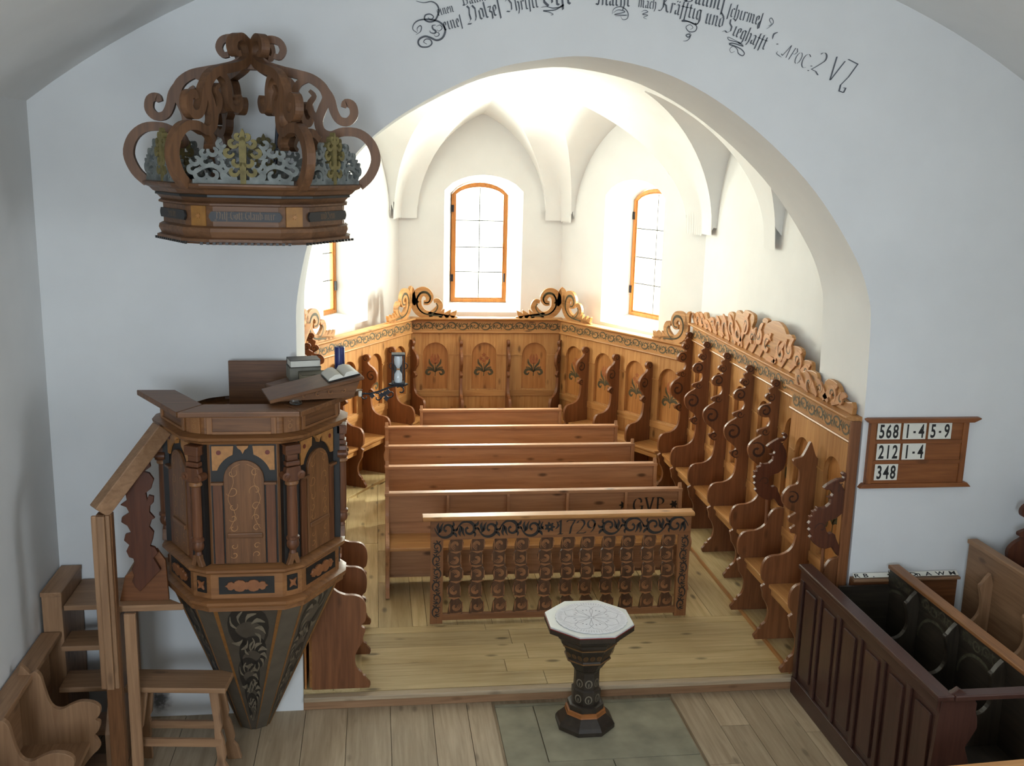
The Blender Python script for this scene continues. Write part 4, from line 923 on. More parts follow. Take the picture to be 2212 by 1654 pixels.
# pierced foliage standing between the ribs
M['foliage_grey'] = plain('weathered_blue_grey_paint', (118, 122, 118), rough=0.7, noise=0.3, nscale=22)
M['foliage_gold'] = plain('faded_yellow_paint', (116, 104, 60), rough=0.7, noise=0.3, nscale=22)
def foliage(cx0, cx1, h, palm):
    mb = MB()
    for s in (-1, 1):
        for (x, z, r, a0, tw) in ((0.09, 0.05, 0.035, 3.4, 5), (0.16, 0.05, 0.035, 0.2, -5), (0.23, 0.055, 0.04, 3.4, 5), (0.13, 0.115, 0.035, 0.0, -5), (0.20, 0.12, 0.03, 3.6, 5), (0.25, 0.125, 0.03, 0.0, -5), (0.10, 0.165, 0.028, 3.4, 5), (0.155, 0.175, 0.03, 0.3, -5), (0.115, 0.215, 0.026, 3.4, 5), (0.06, 0.03, 0.03, 0.3, -5), (0.27, 0.08, 0.03, 3.2, 5), (0.07, 0.10, 0.03, 0.2, -5), (0.205, 0.165, 0.022, 3.2, 5)):
            mb.ribbon([(s*p[0], p[1]) for p in spiral(x, z, r, r*0.4, a0, a0+tw, 14)], [0.014, 0.022, 0.022, 0.02, 0.014], -0.012, 0.012, FXZ)
        mb.ribbon([(s*p[0], p[1]) for p in catmull([(0.02, 0.0), (0.08, 0.03), (0.14, 0.09), (0.2, 0.09), (0.26, 0.05)], 4, False)], [0.03, 0.026, 0.024, 0.02, 0.012], -0.012, 0.012, FXZ)
    mb.box(-0.27, 0.27, -0.012, 0.012, 0.0, 0.022)
    return mb
FOL = foliage(0, 0, 0.28, True).mesh('foliage_cresting', M['foliage_grey'])
mb = MB()
for s in (-1, 1):
    for (x, z, r, a0, tw) in ((0.05, 0.22, 0.028, 3.3, 5), (0.075, 0.17, 0.03, 3.3, 5), (0.035, 0.12, 0.03, 3.3, 4), (0.02, 0.255, 0.022, 3.3, 5), (0.05, 0.07, 0.03, 3.0, 4.5)):
        mb.ribbon([(s*p[0], p[1]) for p in spiral(x, z, r, r*0.35, a0, a0+tw, 12)], [0.012, 0.022, 0.022, 0.012], -0.015, 0.015, FXZ)
mb.ribbon([(0, 0.0), (0, 0.1), (0, 0.2), (0, 0.27), (0, 0.295)], [0.03, 0.035, 0.04, 0.026, 0.004], -0.015, 0.015, FXZ)
PAL = mb.mesh('palmette', M['foliage_gold'])
for deg in (-90, -150, -30, 90, 150, 30):
    o = place_face(FOL, 'foliage_cresting', 0.63, deg, 0.325); place(PAL, 'palmette', o)
MB().tube([(0.07, 0.545, 0.42), (0.10, 0.54, 0.80), (0.11, 0.53, 0.95)], [0.012, 0.012, 0.016]).build('iron_stay', M['iron'], can)
bx('wall_board', CAN['Z'], can, -0.22, 0.22, 0.50, 0.565, 0.0, 0.32)
# ------------------------------------------------------------------ pulpit stair with carved parapet
st = thing('pulpit_stair', 'open-tread pine stair rising to the pulpit with carved cut-out parapet board', 'stair', (-1.86, 6.6, 0))
def sb(name, mat, x0, x1, y0, y1, z0, z1, bevel=0.004):   # world coordinates to the stair's own
    return bx(name, mat, st, x0+1.86, x1+1.86, y0-6.6, y1-6.6, z0, z1, bevel)
for (y, z) in ((6.60, 1.09), (6.49, 0.855), (6.39, 0.615), (6.26, 0.375), (6.14, 0.14)):
    sb('tread', STP['X'], -2.04, -1.70, y, y+(0.45 if z > 1 else 0.24), z-0.035, z)
# left stringer with sloping capping
MB().prism([(6.585-6.6, 0.0), (7.05-6.6, 0.0), (7.05-6.6, 1.165), (6.585-6.6, 1.165)], -2.17+1.86, -2.045+1.86, FYZ).build('stringer', STP['Z'], st, bevel=0.006)
sb('stringer_cap', STP['Y'], -2.175, -2.04, 6.575, 7.05, 1.165, 1.195)
MB().prism([(6.125-6.6, 0.0), (7.0-6.6, 0.0), (7.0-6.6, 1.05), (6.52-6.6, 1.05), (6.125-6.6, 0.42)], -1.70+1.86, -1.665+1.86, FYZ).build('stringer', STP['Z'], st, bevel=0.004)
# newel made of moulded boards
sb('newel_post', WAL['Z'], -1.655, -1.565, 6.06, 6.12, 0.0, 1.90)
for x0, x1 in ((-1.678, -1.645), (-1.645, -1.598), (-1.598, -1.572)): sb('newel_moulding', STP['Z'], x0, x1, 6.035-(0.012 if x0 == -1.645 else 0), 6.06, 0.78, 1.90, 0.007)
sb('support_board', STP['Z'], -1.555, -1.485, 6.16, 6.19, 0.0, 1.215)
# landing and its riser board
MB().prism([(x+1.86, y-6.6) for x, y in ((-1.66, 6.20), (-1.20, 6.20), (-1.38, 6.36), (-1.38, 7.0), (-1.66, 7.0))], 1.215, 1.255).build('landing_board', STP['X'], st, bevel=0.004)
MB().prism([(-1.60+1.86, 1.255), (-1.30+1.86, 1.255), (-1.31+1.86, 1.52), (-1.36+1.86, 1.60), (-1.56+1.86, 1.42)], 6.27-6.6, 6.295-6.6, FXZ).build('riser_board', DIV['X'], st, bevel=0.004)
# handrail and carved board
def bar(name, mat, p, q, wx, wz, off):
    p, q = Vector(p), Vector(q); d = (q-p); L = d.length; m = Matrix.Translation(p-Vector((-1.86, 6.6, 0))) @ d.to_track_quat('X', 'Z').to_matrix().to_4x4()
    return MB().box(0, L, -wx/2, wx/2, -wz, 0).xf(m).build(name, mat, st, bevel=0.006)
bar('handrail', STP['X'], (-1.67, 6.06, 1.95), (-1.33, 6.29, 2.40), 0.10, 0.10, 0)
le = [(-1.575, 1.98), (-1.52, 1.965), (-1.515, 1.93), (-1.555, 1.90), (-1.52, 1.885), (-1.505, 1.85), (-1.55, 1.82), (-1.555, 1.79), (-1.52, 1.765), (-1.50, 1.72), (-1.535, 1.71), (-1.545, 1.67), (-1.515, 1.64), (-1.535, 1.60), (-1.52, 1.56), (-1.495, 1.55), (-1.49, 1.52), (-1.51, 1.48), (-1.495, 1.44), (-1.51, 1.40), (-1.49, 1.36), (-1.465, 1.33)]
ri = [(-1.335, 1.47), (-1.36, 1.52), (-1.375, 1.55), (-1.345, 1.585), (-1.365, 1.62), (-1.39, 1.63), (-1.375, 1.67), (-1.365, 1.72), (-1.39, 1.755), (-1.375, 1.80), (-1.355, 1.81), (-1.385, 1.85), (-1.38, 1.89), (-1.36, 1.91), (-1.355, 1.95), (-1.385, 1.96), (-1.395, 1.93), (-1.40, 1.975), (-1.37, 2.0), (-1.35, 2.06), (-1.375, 2.10), (-1.405, 2.11), (-1.365, 2.14), (-1.37, 2.18), (-1.40, 2.20), (-1.385, 2.24), (-1.375, 2.27)]
MB().prism([(x+1.86, z) for x, z in le]+[(x+1.86, z) for x, z in ri], 6.235-6.6, 6.262-6.6, FXZ).build('carved_parapet', DKC['Z'], st, bevel=0.003)

# ------------------------------------------------------------------ trestle stool, wall bench
stl = thing('stool_bench', 'small worn trestle bench standing in front of the pulpit foot', 'bench', (-1.27, 6.37, 0), math.radians(-6))
bx('seat', STP['X'], stl, -0.325, 0.32, -0.13, 0.12, 0.625, 0.662, 0.006)
LEGP = [(-0.05, 0.0), (0.045, 0.0), (0.035, 0.10), (0.015, 0.14), (0.03, 0.18), (0.025, 0.30), (0.012, 0.34), (0.028, 0.38), (0.03, 0.635), (-0.03, 0.635), (-0.022, 0.40), (-0.03, 0.3), (-0.028, 0.16), (-0.045, 0.12)]
for sx in (-1, 1):
    for sy in (-1, 1):
        o = MB().prism(LEGP, -0.015, 0.015, FXZ).build('leg', STP['Z'], stl, bevel=0.003)
        o.matrix_basis = Matrix.Translation((sx*0.30, sy*0.14, 0)) @ Matrix.Rotation(sx*-0.12, 4, 'Y') @ Matrix.Rotation(sy*0.13, 4, 'X')
for sy in (-1, 1): bx('stretcher', STP['X'], stl, -0.28, 0.28, sy*0.11-0.012, sy*0.11+0.012, 0.24, 0.295, 0.003)
wb = thing('side_bench', 'pine bench with scrolled arm boards along the left nave wall', 'bench', (-2.17, 5.3, 0))
bx('back_board', STP['Y'], wb, 0.0, 0.03, -0.9, 1.26, 0.05, 0.89); bx('top_rail', STP['Y'], wb, -0.01, 0.115, -0.9, 1.265, 0.89, 0.925, 0.006)
bx('seat', STP['Y'], wb, 0.03, 0.42, -0.9, 0.70, 0.43, 0.46, 0.004)
ARMB = [(0.03, 0.0), (0.40, 0.0), (0.41, 0.05), (0.36, 0.12), (0.35, 0.25), (0.42, 0.36), (0.475, 0.42), (0.465, 0.47), (0.445, 0.50), (0.475, 0.54), (0.485, 0.59), (0.46, 0.61), (0.485, 0.64), (0.49, 0.69), (0.45, 0.725), (0.38, 0.735), (0.32, 0.715), (0.27, 0.69), (0.225, 0.70), (0.195, 0.75), (0.175, 0.84), (0.16, 0.91), (0.13, 0.945), (0.10, 0.93), (0.03, 0.92)]
AMB = MB().prism(catmull(ARMB, 3), -0.018, 0.018, lambda a, b, w: (a, w, b)).mesh('arm_board', STP['Z'])
for y in (0.70, 0.14, -0.42): place(AMB, 'arm_board', wb, 0.004, (0, y, 0))

# ------------------------------------------------------------------ baptismal font with lace doily
fo = thing('font', 'octagonal black wooden baptismal font with white-painted top', 'font', (1.515, 6.73, -0.012)); fo.scale = (1.08, 1.08, 0.98)
DK = M['font_dark'] = plain('black_brown_font_paint', (50, 42, 34), rough=0.38, noise=0.25, nscale=20)
M['font_gold'] = plain('font_gilt', (116, 82, 46), rough=0.5, noise=0.2, nscale=30)
M['font_white'] = plain('white_painted_top', (206, 208, 204), rough=0.45, noise=0.04)
M['font_orange'] = plain('orange_band', (150, 92, 44), rough=0.45, noise=0.15)
R8 = PI/8
oc = lambda name, mat, prof: MB().lathe(prof, 0, 0, 8, R8).build(name, mat, fo)
oc('foot', DK, [(0.19, 0.0), (0.205, 0.005), (0.205, 0.035), (0.19, 0.06), (0.15, 0.10), (0.135, 0.115)])
oc('orange_band', M['font_orange'], [(0.145, 0.112), (0.14, 0.118), (0.138, 0.14), (0.13, 0.145)])
oc('foot_collar', DK, [(0.125, 0.142), (0.125, 0.185), (0.11, 0.19)])
oc('stem', DK, [(0.095, 0.188), (0.10, 0.26), (0.10, 0.30), (0.088, 0.31), (0.086, 0.44), (0.09, 0.455)])
oc('bowl', DK, [(0.085, 0.452), (0.10, 0.47), (0.135, 0.53), (0.155, 0.545), (0.155, 0.56), (0.15, 0.57), (0.185, 0.66), (0.19, 0.67)])
oc('gilt_line', M['font_gold'], [(0.155, 0.548), (0.16, 0.551), (0.16, 0.556), (0.155, 0.559)]); oc('gilt_line', M['font_gold'], [(0.19, 0.668), (0.196, 0.671), (0.196, 0.676), (0.19, 0.679)])
oc('upper_bowl', DK, [(0.19, 0.677), (0.21, 0.70), (0.21, 0.72), (0.235, 0.745), (0.24, 0.775), (0.25, 0.785)])
oc('table_edge', DK, [(0.25, 0.782), (0.305, 0.795), (0.305, 0.832), (0.30, 0.836)])
oc('table_top', M['font_white'], [(0.302, 0.834), (0.302, 0.846), (0.296, 0.848)])
LEAF = MB(); LEAF.ribbon(arc(0.0, 0.045, 0.022, 0.030, -90, 270), [0.003, 0.008, 0.009, 0.008, 0.003], 0.0, None, FXZ); LEAF.ribbon([(0, 0.02), (0, 0.05)], [0.004, 0.010], 0, None, FXZ)
LEAFM = LEAF.mesh('carved_leaf', M['swirl_light'])
FSW = MB(); FSW.ribbon(spiral(-0.03, 0.07, 0.028, 0.006, 3.0, -2.0, 12), [0.003, 0.012, 0.012], 0, None, FXZ); FSW.ribbon(spiral(0.035, 0.07, 0.026, 0.006, 0.0, 5.0, 12), [0.003, 0.012, 0.012], 0, None, FXZ); FSW.ribbon(catmull([(-0.06, 0.055), (0, 0.085), (0.06, 0.055)], 4, False), [0.002, 0.01, 0.002], 0, None, FXZ)
FSWM = FSW.mesh('painted_scroll', M['swirl_light'])
BUD = MB(); BUD.ribbon(arc(0, 0.02, 0.014, 0.022, 0, 360), 0.005, 0, None, FXZ); BUD.ribbon(arc(0, 0.02, 0.006, 0.012, 0, 360), 0.004, 0, None, FXZ); BUDM = BUD.mesh('carved_bud', M['font_gold'])
for k in range(8):
    a = 2*PI*k/8; c8 = math.cos(R8)
    for me, r, z, tilt in ((LEAFM, 0.1005*c8, 0.195, 0.0), (LEAFM, 0.0890*c8, 0.315, 0.0)):
        stuff(place(me, 'carved_leaf', fo, None, (r*math.cos(a), r*math.sin(a), z), (tilt, 0, a+PI/2)))
    stuff(place(FSWM, 'painted_scroll', fo, None, (0.199*c8*math.cos(a)+0.003*math.cos(a), 0.199*c8*math.sin(a)+0.003*math.sin(a), 0.028), (-0.72, 0, a+PI/2)))
    for t_ in (-0.045, 0.0, 0.045):
        r = 0.163*c8; stuff(place(BUDM, 'carved_bud', fo, None, (r*math.cos(a)-t_*math.sin(a)+0.004*math.cos(a), r*math.sin(a)+t_*math.cos(a)+0.004*math.sin(a), 0.59), (0.37, 0, a+PI/2)))
MB().lathe([(0.303, 0.830), (0.3065, 0.830), (0.3065, 0.8355), (0.303, 0.8355)], 0, 0, 8, R8).build('red_edge_line', plain('red_edge_paint', (128, 34, 32), rough=0.5), fo)
M['lace'] = plain('white_lace', (222, 222, 226), rough=0.85, noise=0.04, nscale=40, bump=0.3)
M['lace_line'] = plain('grey_lace_stitch', (158, 158, 164), rough=0.9)
dl = MB(); nD = 120
rim = [((0.222+0.006*abs(math.sin(i*PI*30/nD)))*math.cos(2*PI*i/nD), (0.222+0.006*abs(math.sin(i*PI*30/nD)))*math.sin(2*PI*i/nD)) for i in range(nD)]
do = dl.prism(rim, 0.0, 0.0035).build('lace_doily', M['lace'], None); do.location = (1.53, 6.725, 0.8205); do.scale = (1.15, 1.15, 1)
tag(do, 'round white lace doily with star pattern lying on the font', 'doily')
mb = MB()
for k in range(8):
    a = 2*PI*k/8+0.2; c_, s_ = math.cos(a), math.sin(a); T = lambda x, y: (x*c_-y*s_, x*s_+y*c_)
    mb.ribbon([T(0.01, 0), T(0.09, 0.05), T(0.15, 0.048)], 0.003, 0.0042, None); mb.ribbon([T(0.01, 0), T(0.09, -0.05), T(0.15, -0.048)], 0.003, 0.0042, None)
    mb.ribbon([T(0.15, 0.048), T(0.185, 0.0), T(0.15, -0.048)], 0.003, 0.0042, None)
    for q in (-0.012, 0.012): mb.ribbon([T(0.10, q), T(0.115, q)], 0.007, 0.0042, None)
    for q in range(-4, 5):
        b = q*0.08; mb.ribbon([T(0.185*math.cos(b+0.39), 0.185*math.sin(b+0.39)), T(0.212*math.cos(b+0.39), 0.212*math.sin(b+0.39))], 0.002, 0.0042, None)
stuff(mb.build('lace_stitching', M['lace_line'], do))

# ------------------------------------------------------------------ things on the pulpit
PZ = 2.562
dk = thing('reading_desk', 'sloping carved wooden book rest on the right edge of the pulpit', 'book rest', (-0.62, 6.24, PZ+0.014), math.radians(14))
MB().prism([(0.0, 0.0), (0.46, 0.0), (0.50, 0.10), (0.0, 0.005)], -0.15, 0.13, FXZ).build('wedge', WAL['X'], dk, bevel=0.004)
MB().box(-0.05, 0.53, -0.19, 0.15, 0.0, 0.022).xf(Matrix.Translation((0.0, 0, 0.008)) @ Matrix.Rotation(-0.205, 4, 'Y')).build('desk_board', WAL['X'], dk, bevel=0.004)
mb = MB()
for k in range(4): mb.ribbon(spiral(0.16+k*0.08, 0.025+0.009*k, 0.016, 0.005, 0.5+k, 5.0+k, 10), 0.006, -0.152, -0.158, FXZ)
stuff(mb.build('carved_scroll', OAK['X'], dk))
ob = thing('open_book', 'open white-paged book lying on the sloping book rest', 'book', (-0.22, 6.32, 2.693), math.radians(14))
m_ = Matrix.Rotation(-0.205, 4, 'Y')
for s in (-1, 1):
    pr = [(0.0, 0.008), (0.0, 0.012), (s*0.02, 0.034), (s*0.05, 0.036), (s*0.09, 0.02), (s*0.095, 0.008)]
    MB().prism(pr, -0.115, 0.115, lambda a, b, w: (a, w, b)).xf(m_).build('page_block', M['white_card'], ob, smooth=50)
MB().box(-0.10, 0.10, -0.12, 0.12, 0.0, 0.006).xf(m_).build('book_cover', M['black'], ob)
def book(label, x, y, z, w, d, h, rz, cover, pages):
    t = thing('book', label, 'book', (x, y, z), math.radians(rz), 'books on the pulpit shelf')
    bx('front_cover', cover, t, -w/2, w/2, -d/2, d/2, h-0.004, h, 0.001); bx('back_cover', cover, t, -w/2, w/2, -d/2, d/2, 0, 0.004, 0.001)
    bx('page_block', pages, t, -w/2+0.004, w/2-0.004, -d/2+0.004, d/2-0.006, 0.004, h-0.004)
    bx('spine', cover, t, -w/2, w/2, d/2-0.005, d/2, 0.0, h)
GC = plain('grey_linen_cover', (110, 106, 92), rough=0.7); OC = plain('olive_cover', (84, 78, 58), rough=0.65); PG = plain('aged_pages', (150, 142, 118), rough=0.8); PW = M['white_card']; BC = plain('dark_brown_cover', (48, 42, 38), rough=0.5)
ZB = 2.576
book('thick grey book lying under the white-edged book on the pulpit', -0.475, 6.79, ZB, 0.21, 0.16, 0.085, 12, GC, plain('grey_pages', (128, 124, 112), rough=0.8))
book('white-edged book with dark cover, topmost of the pulpit stack', -0.475, 6.79, ZB+0.0855, 0.20, 0.15, 0.048, 14, BC, PW)
book('worn olive book lying in front of the grey book on the pulpit', -0.395, 6.635, ZB, 0.19, 0.13, 0.068, 14, OC, PG)
cn = thing('candle', 'thick dark blue pillar candle on the pulpit beside the books', 'candle', (-0.235, 6.68, ZB))
M['wax'] = plain('dark_blue_wax', (34, 42, 104), rough=0.35, noise=0.1)
MB().lathe([(0.032, 0.0), (0.033, 0.005), (0.033, 0.225), (0.030, 0.232), (0.024, 0.230), (0.010, 0.226)], 0, 0, 24).build('wax_pillar', M['wax'], cn, smooth=40)
MB().tube([(0, 0, 0.225), (0.002, 0, 0.242)], 0.0015).build('wick', M['black'], cn)
MB().lathe([(0.040, 0.0), (0.043, 0.004), (0.043, 0.008), (0.034, 0.010)], 0, 0, 20).build('candle_plate', M['iron'], cn, smooth=40)
def clear(name):
    m, t, b = nodes(name); b.inputs['Base Color'].default_value = (0.9, 0.95, 0.93, 1); b.inputs['Roughness'].default_value = 0.04; b.inputs['Transmission Weight'].default_value = 1.0; b.inputs['IOR'].default_value = 1.45
    return m
M['clear'] = clear('clear_glass')
gd = MB().lathe([(0.034, 0.0), (0.037, 0.004), (0.038, 0.022), (0.035, 0.022), (0.034, 0.006), (0.001, 0.005)], 0, 0, 28).build('glass_dish', M['clear'], smooth=40)
gd.location = (-0.475, 6.085, PZ+0.001); tag(gd, 'small clear glass dish standing on the pulpit rim', 'dish')
# hourglass on its wrought iron bracket
br = thing('iron_bracket', 'curled black wrought iron bracket reaching out from the pulpit', 'bracket', (-0.10, 6.42, 2.55))
MB().tube([(0.0, 0, 0), (0.06, 0, 0.0), (0.12, 0, 0.015), (0.18, 0, 0.04), (0.24, 0, 0.055)], 0.006, 8).build('arm', M['iron'], br, smooth=50)
def curl3(pts, r=0.004): return [(p[0], 0.0, p[1]) for p in pts]
for pts in (spiral(0.03, -0.02, 0.025, 0.008, 1.5, 6.5, 14), spiral(0.11, -0.025, 0.03, 0.008, 2.0, -3.4, 14), spiral(0.19, 0.0, 0.032, 0.008, 3.2, 8.2, 14), spiral(0.255, 0.02, 0.03, 0.01, 2.4, -2.2, 14)):
    MB().tube(curl3(pts), 0.0045).build('iron_curl', M['iron'], br, smooth=50)
LF = MB().prism([(0, 0.022), (0.012, 0.006), (0.020, 0.0), (0.010, -0.008), (0.0, -0.02), (-0.010, -0.008), (-0.020, 0.0), (-0.012, 0.006)], -0.003, 0.003, FXZ).mesh('iron_leaf', M['iron'])
for x, z in ((0.075, -0.012), (0.135, -0.01), (0.155, 0.0), (0.165, -0.03), (0.175, 0.012)): place(LF, 'iron_leaf', br, None, (x, -0.005, z))
MB().lathe([(0.06, 0.055), (0.062, 0.058), (0.062, 0.063), (0.06, 0.066)], 0.24, 0, 6).build('tray', M['iron'], br)
MB().lathe([(0.014, -0.012), (0.02, -0.008), (0.02, 0.006), (0.014, 0.01)], 0, 0, 12).xf(Matrix.Rotation(PI/2, 4, 'Y')).build('wall_rose', M['white_card'], br, smooth=40)
hg = thing('hourglass', 'sand hourglass in a black wire frame held by the pulpit bracket', 'hourglass', (0.14, 6.42, 2.617))
bx('base_plate', M['iron'], hg, -0.042, 0.042, -0.042, 0.042, 0.0, 0.008); bx('top_plate', M['iron'], hg, -0.042, 0.042, -0.042, 0.042, 0.185, 0.193)
for sx in (-1, 1):
    for sy in (-1, 1): MB().tube([(sx*0.038, sy*0.038, 0.008), (sx*0.038, sy*0.038, 0.185)], 0.0035).build('frame_bar', M['iron'], hg)
    MB().tube([(sx*0.038, -0.038, 0.10)]+[(sx*(0.038+0.02*math.sin(t)), -0.038, 0.10+0.02*(1-math.cos(t))) for t in (0.8, 1.6, 2.4, 3.1)], 0.003).build('frame_curl', M['iron'], hg)
bx('back_plate', M['black'], hg, -0.03, 0.03, 0.030, 0.034, 0.01, 0.185)
BULB = [(0.006, 0.092), (0.012, 0.105), (0.024, 0.125), (0.027, 0.155), (0.024, 0.178), (0.012, 0.184)]
M['bulb'] = plain('pale_glass_bulb', (206, 212, 214), rough=0.12, noise=0.03)
MB().lathe(BULB, 0, 0, 18).build('upper_bulb', M['bulb'], hg, smooth=50); MB().lathe([(r, 0.186-z) for r, z in BULB], 0, 0, 18).build('lower_bulb', M['bulb'], hg, smooth=50)
MB().lathe([(0.010, 0.088), (0.012, 0.093), (0.010, 0.098)], 0, 0, 12).build('neck_binding', M['spandrel'], hg)

# ------------------------------------------------------------------ hymn board
hb = thing('hymn_board', 'wooden hymn board with black numbers on white cards, on the wall right of the arch', 'hymn board', (4.075, 7.045, 1.66))
HB = woods('hymn_board_pine', (150, 92, 48), (112, 62, 30), rough=0.45, knots=0.5, vary=0.06)
bx('board', HB['X'], hb, -0.40, 0.39, -0.005, 0.024, 0.03, 0.515)
for x0, x1 in ((-0.40, -0.355), (0.345, 0.39)): bx('side_rail', HB['Z'], hb, x0, x1, -0.016, 0.0, 0.03, 0.515, 0.003)
MB().prism([(-0.45, 0.0), (0.455, 0.0), (0.42, 0.035), (-0.42, 0.035)], -0.03, 0.022, FXZ).build('bottom_moulding', HB['X'], hb, bevel=0.005)
MB().prism([(-0.42, 0.51), (0.42, 0.51), (0.475, 0.535), (0.475, 0.545), (-0.42, 0.545), (-0.445, 0.535)], -0.035, 0.022, FXZ).build('top_moulding', HB['X'], hb, bevel=0.005)
for z in (0.185, 0.345): bx('slot_rail', HB['X'], hb, -0.355, 0.345, -0.014, -0.004, z, z+0.03, 0.002)
def text_mesh(body, size, bold=0.0, sx=1.0):
    cu = bpy.data.curves.new('text', 'FONT'); cu.body = body; cu.size = size; cu.offset = bold; cu.resolution_u = 3; cu.fill_mode = 'FRONT'
    o = bpy.data.objects.new('text', cu); COL.objects.link(o); bpy.context.view_layer.update()
    me = bpy.data.meshes.new_from_object(o); bpy.data.objects.remove(o, do_unlink=True); bpy.data.curves.remove(cu)
    xs = [v.co.x for v in me.vertices]; x0 = min(xs); x1 = max(xs)
    for v in me.vertices: v.co.x = (v.co.x-(x0+x1)/2)*sx
    me.materials.clear(); me.materials.append(M['black'])
    return me
CARDS = [(0, 0, '568', 'hymn number card 568, top left on the board'), (0, 1, '1-4', 'white verse card 1-4 in the top row, middle of three cards'), (0, 2, '5-9', 'white verse card 5-9 at the right end of the top row'),
         (1, 0, '212', 'hymn number card 212 in the second row'), (1, 1, '1-4', 'white verse card 1-4 in the second row, rightmost of two cards'), (2, 0, '348', 'hymn number card 348 in the bottom row')]
for r, c, tx, lb in CARDS:
    x = 4.075-0.255+c*0.205+(0.01 if r else 0); z = 1.66+0.445-r*0.16
    cd = MB().box(-0.092, 0.092, -0.003, 0.0, -0.063, 0.063).build('number_card', M['white_card']); cd.location = (x, 7.030, z); tag(cd, lb, 'card', 'cards on the hymn board')
    xs_ = [-0.055, 0.0, 0.055]
    for ch, dx in zip(tx, xs_):
        me = text_mesh(ch, 0.145 if ch != '-' else 0.10, 0.0035, 0.62); o = place(me, 'digit', cd, None, (dx, -0.0036, -0.050 if ch != '-' else -0.03), (PI/2, 0, 0))
# ------------------------------------------------------------------ dark box pew and benches at the right
bp = thing('box_pew', 'dark brown panelled box pew front beside the chancel step', 'box pew', (3.22, 7.0, 0))
bx('front_frame', BOX['Y'], bp, 0.02, 0.05, -1.95, 0.02, 0.0, 1.03)
bx('cap_rail', BOX['Y'], bp, -0.02, 0.085, -1.98, 0.03, 1.03, 1.065, 0.008)
bx('base_board', BOX['Y'], bp, -0.005, 0.02, -1.95, 0.02, 0.0, 0.14, 0.005)
ys = [0.02-0.325*i for i in range(7)]
for i in range(6):
    a, b = ys[i+1], ys[i]
    bx('stile', BOX['Z'], bp, 0.0, 0.02, b-0.05, b, 0.14, 0.95, 0.006)
    MB().prism([(a+0.05, 0.20), (b-0.10, 0.20), (b-0.10, 0.90), (a+0.05, 0.90)], 0.004, 0.02, FYZ).build('raised_panel', BOX['Z'], bp, bevel=0.010)
bx('top_stile', BOX['Y'], bp, 0.0, 0.02, -1.95, 0.02, 0.95, 1.03, 0.005)
bx('end_cap_rail', BOX['X'], bp, 0.087, 1.9, -1.985, -1.90, 1.03, 1.065, 0.008)
MB().prism(catmull([(0.02, 0.0), (0.32, 0.0), (0.30, 0.15), (0.25, 0.35), (0.24, 0.60), (0.20, 0.72), (0.26, 0.84), (0.24, 0.95), (0.22, 1.03), (0.02, 1.03)], 2), -1.96, -1.925, FXZ).build('end_board', BOX['Z'], bp, bevel=0.004)
dsk = thing('dark_stall', 'nearly black carved stall with curved arm boards behind the box pew front', 'stall', (3.93, 7.0, 0))
bx('back_board', BLK['Y'], dsk, -0.012, 0.02, -1.85, -0.025, 0.0, 1.03)
bx('top_rail', OAK['Y'], dsk, -0.03, 0.06, -1.86, -0.022, 1.03, 1.06, 0.006)
bx('seat', BLK['Y'], dsk, -0.36, -0.012, -1.85, -0.055, 0.42, 0.45, 0.004)
AD = [(0.0, 0.0), (0.38, 0.0), (0.34, 0.12), (0.34, 0.28), (0.40, 0.42), (0.39, 0.56), (0.40, 0.66), (0.37, 0.70), (0.30, 0.70), (0.20, 0.67), (0.13, 0.68), (0.085, 0.73), (0.07, 0.80), (0.085, 0.88), (0.10, 0.93), (0.085, 0.955), (0.0, 0.96)]
FA = lambda a, b, w: (-a, w, b)
ADM = MB().prism(catmull(AD, 3), -0.02, 0.02, FA).mesh('arm_board', BLK['Z'])
M['dim_paint'] = plain('dim_grey_green_paint', (70, 66, 50), rough=0.6, noise=0.4, nscale=24)
for i, y in enumerate((-0.46, -0.99, -1.52)):
    place(ADM, 'arm_board', dsk, 0.004, (-0.012, y, 0))
for i, (a, b) in enumerate(((0.03, -0.44), (-0.48, -0.97), (-1.01, -1.50))):
    fr = lambda s, z, w: (w, s, z); c_ = (a+b)/2
    mb = MB(); mb.ribbon(arc(c_, 0.70, 0.225, 0.20, 0, 180), 0.022, -0.0135, None, fr)
    rinceau(b+0.03, a-0.03, 0.925, 1.015, -0.0135, fr, mb=mb)
    stuff(mb.build('painted_arch', M['dim_paint'], dsk))
bx('side_board', BLK['X'], dsk, -0.42, -0.012, -0.05, -0.025, 0.0, 0.90)
p3 = thing('nave_stall', 'brown pine stall with scrolled arms against the arch wall at the far right', 'stall', (4.56, 7.0, 0))
bx('back_board', STP['Y'], p3, -0.012, 0.02, -1.7, -0.025, 0.0, 1.22); bx('top_rail', STP['Y'], p3, -0.03, 0.05, -1.7, -0.022, 1.22, 1.255, 0.006)
bx('seat', STP['Y'], p3, -0.34, -0.012, -1.7, -0.025, 0.44, 0.47, 0.004)
A3M = MB().prism(catmull([(p[0], p[1]*1.08) for p in AD], 3), -0.018, 0.018, FA).mesh('arm_board', STP['Z'])
for y in (-0.36, -0.90): place(A3M, 'arm_board', p3, 0.004, (-0.012, y, 0))
ws = thing('edge_stall', 'dark carved stall divider with round knobs at the right edge of the nave', 'stall', (5.03, 6.83, 0))
bx('back_board', DIV['Y'], ws, 0.0, 0.03, -1.0, 0.2, 0.0, 1.0)
place(MB().prism([(-p[0], p[1]) for p in catmull([(q[0]*0.9, q[1]*0.97) for q in TALL], 3, False)]+[(0.0, 0.0)], -0.02, 0.02, lambda a, b, w: (a, w, b*0.93+0.02)).mesh('divider', DKC['Z']), 'divider', ws, 0.004, (0.0, 0.02, 0))
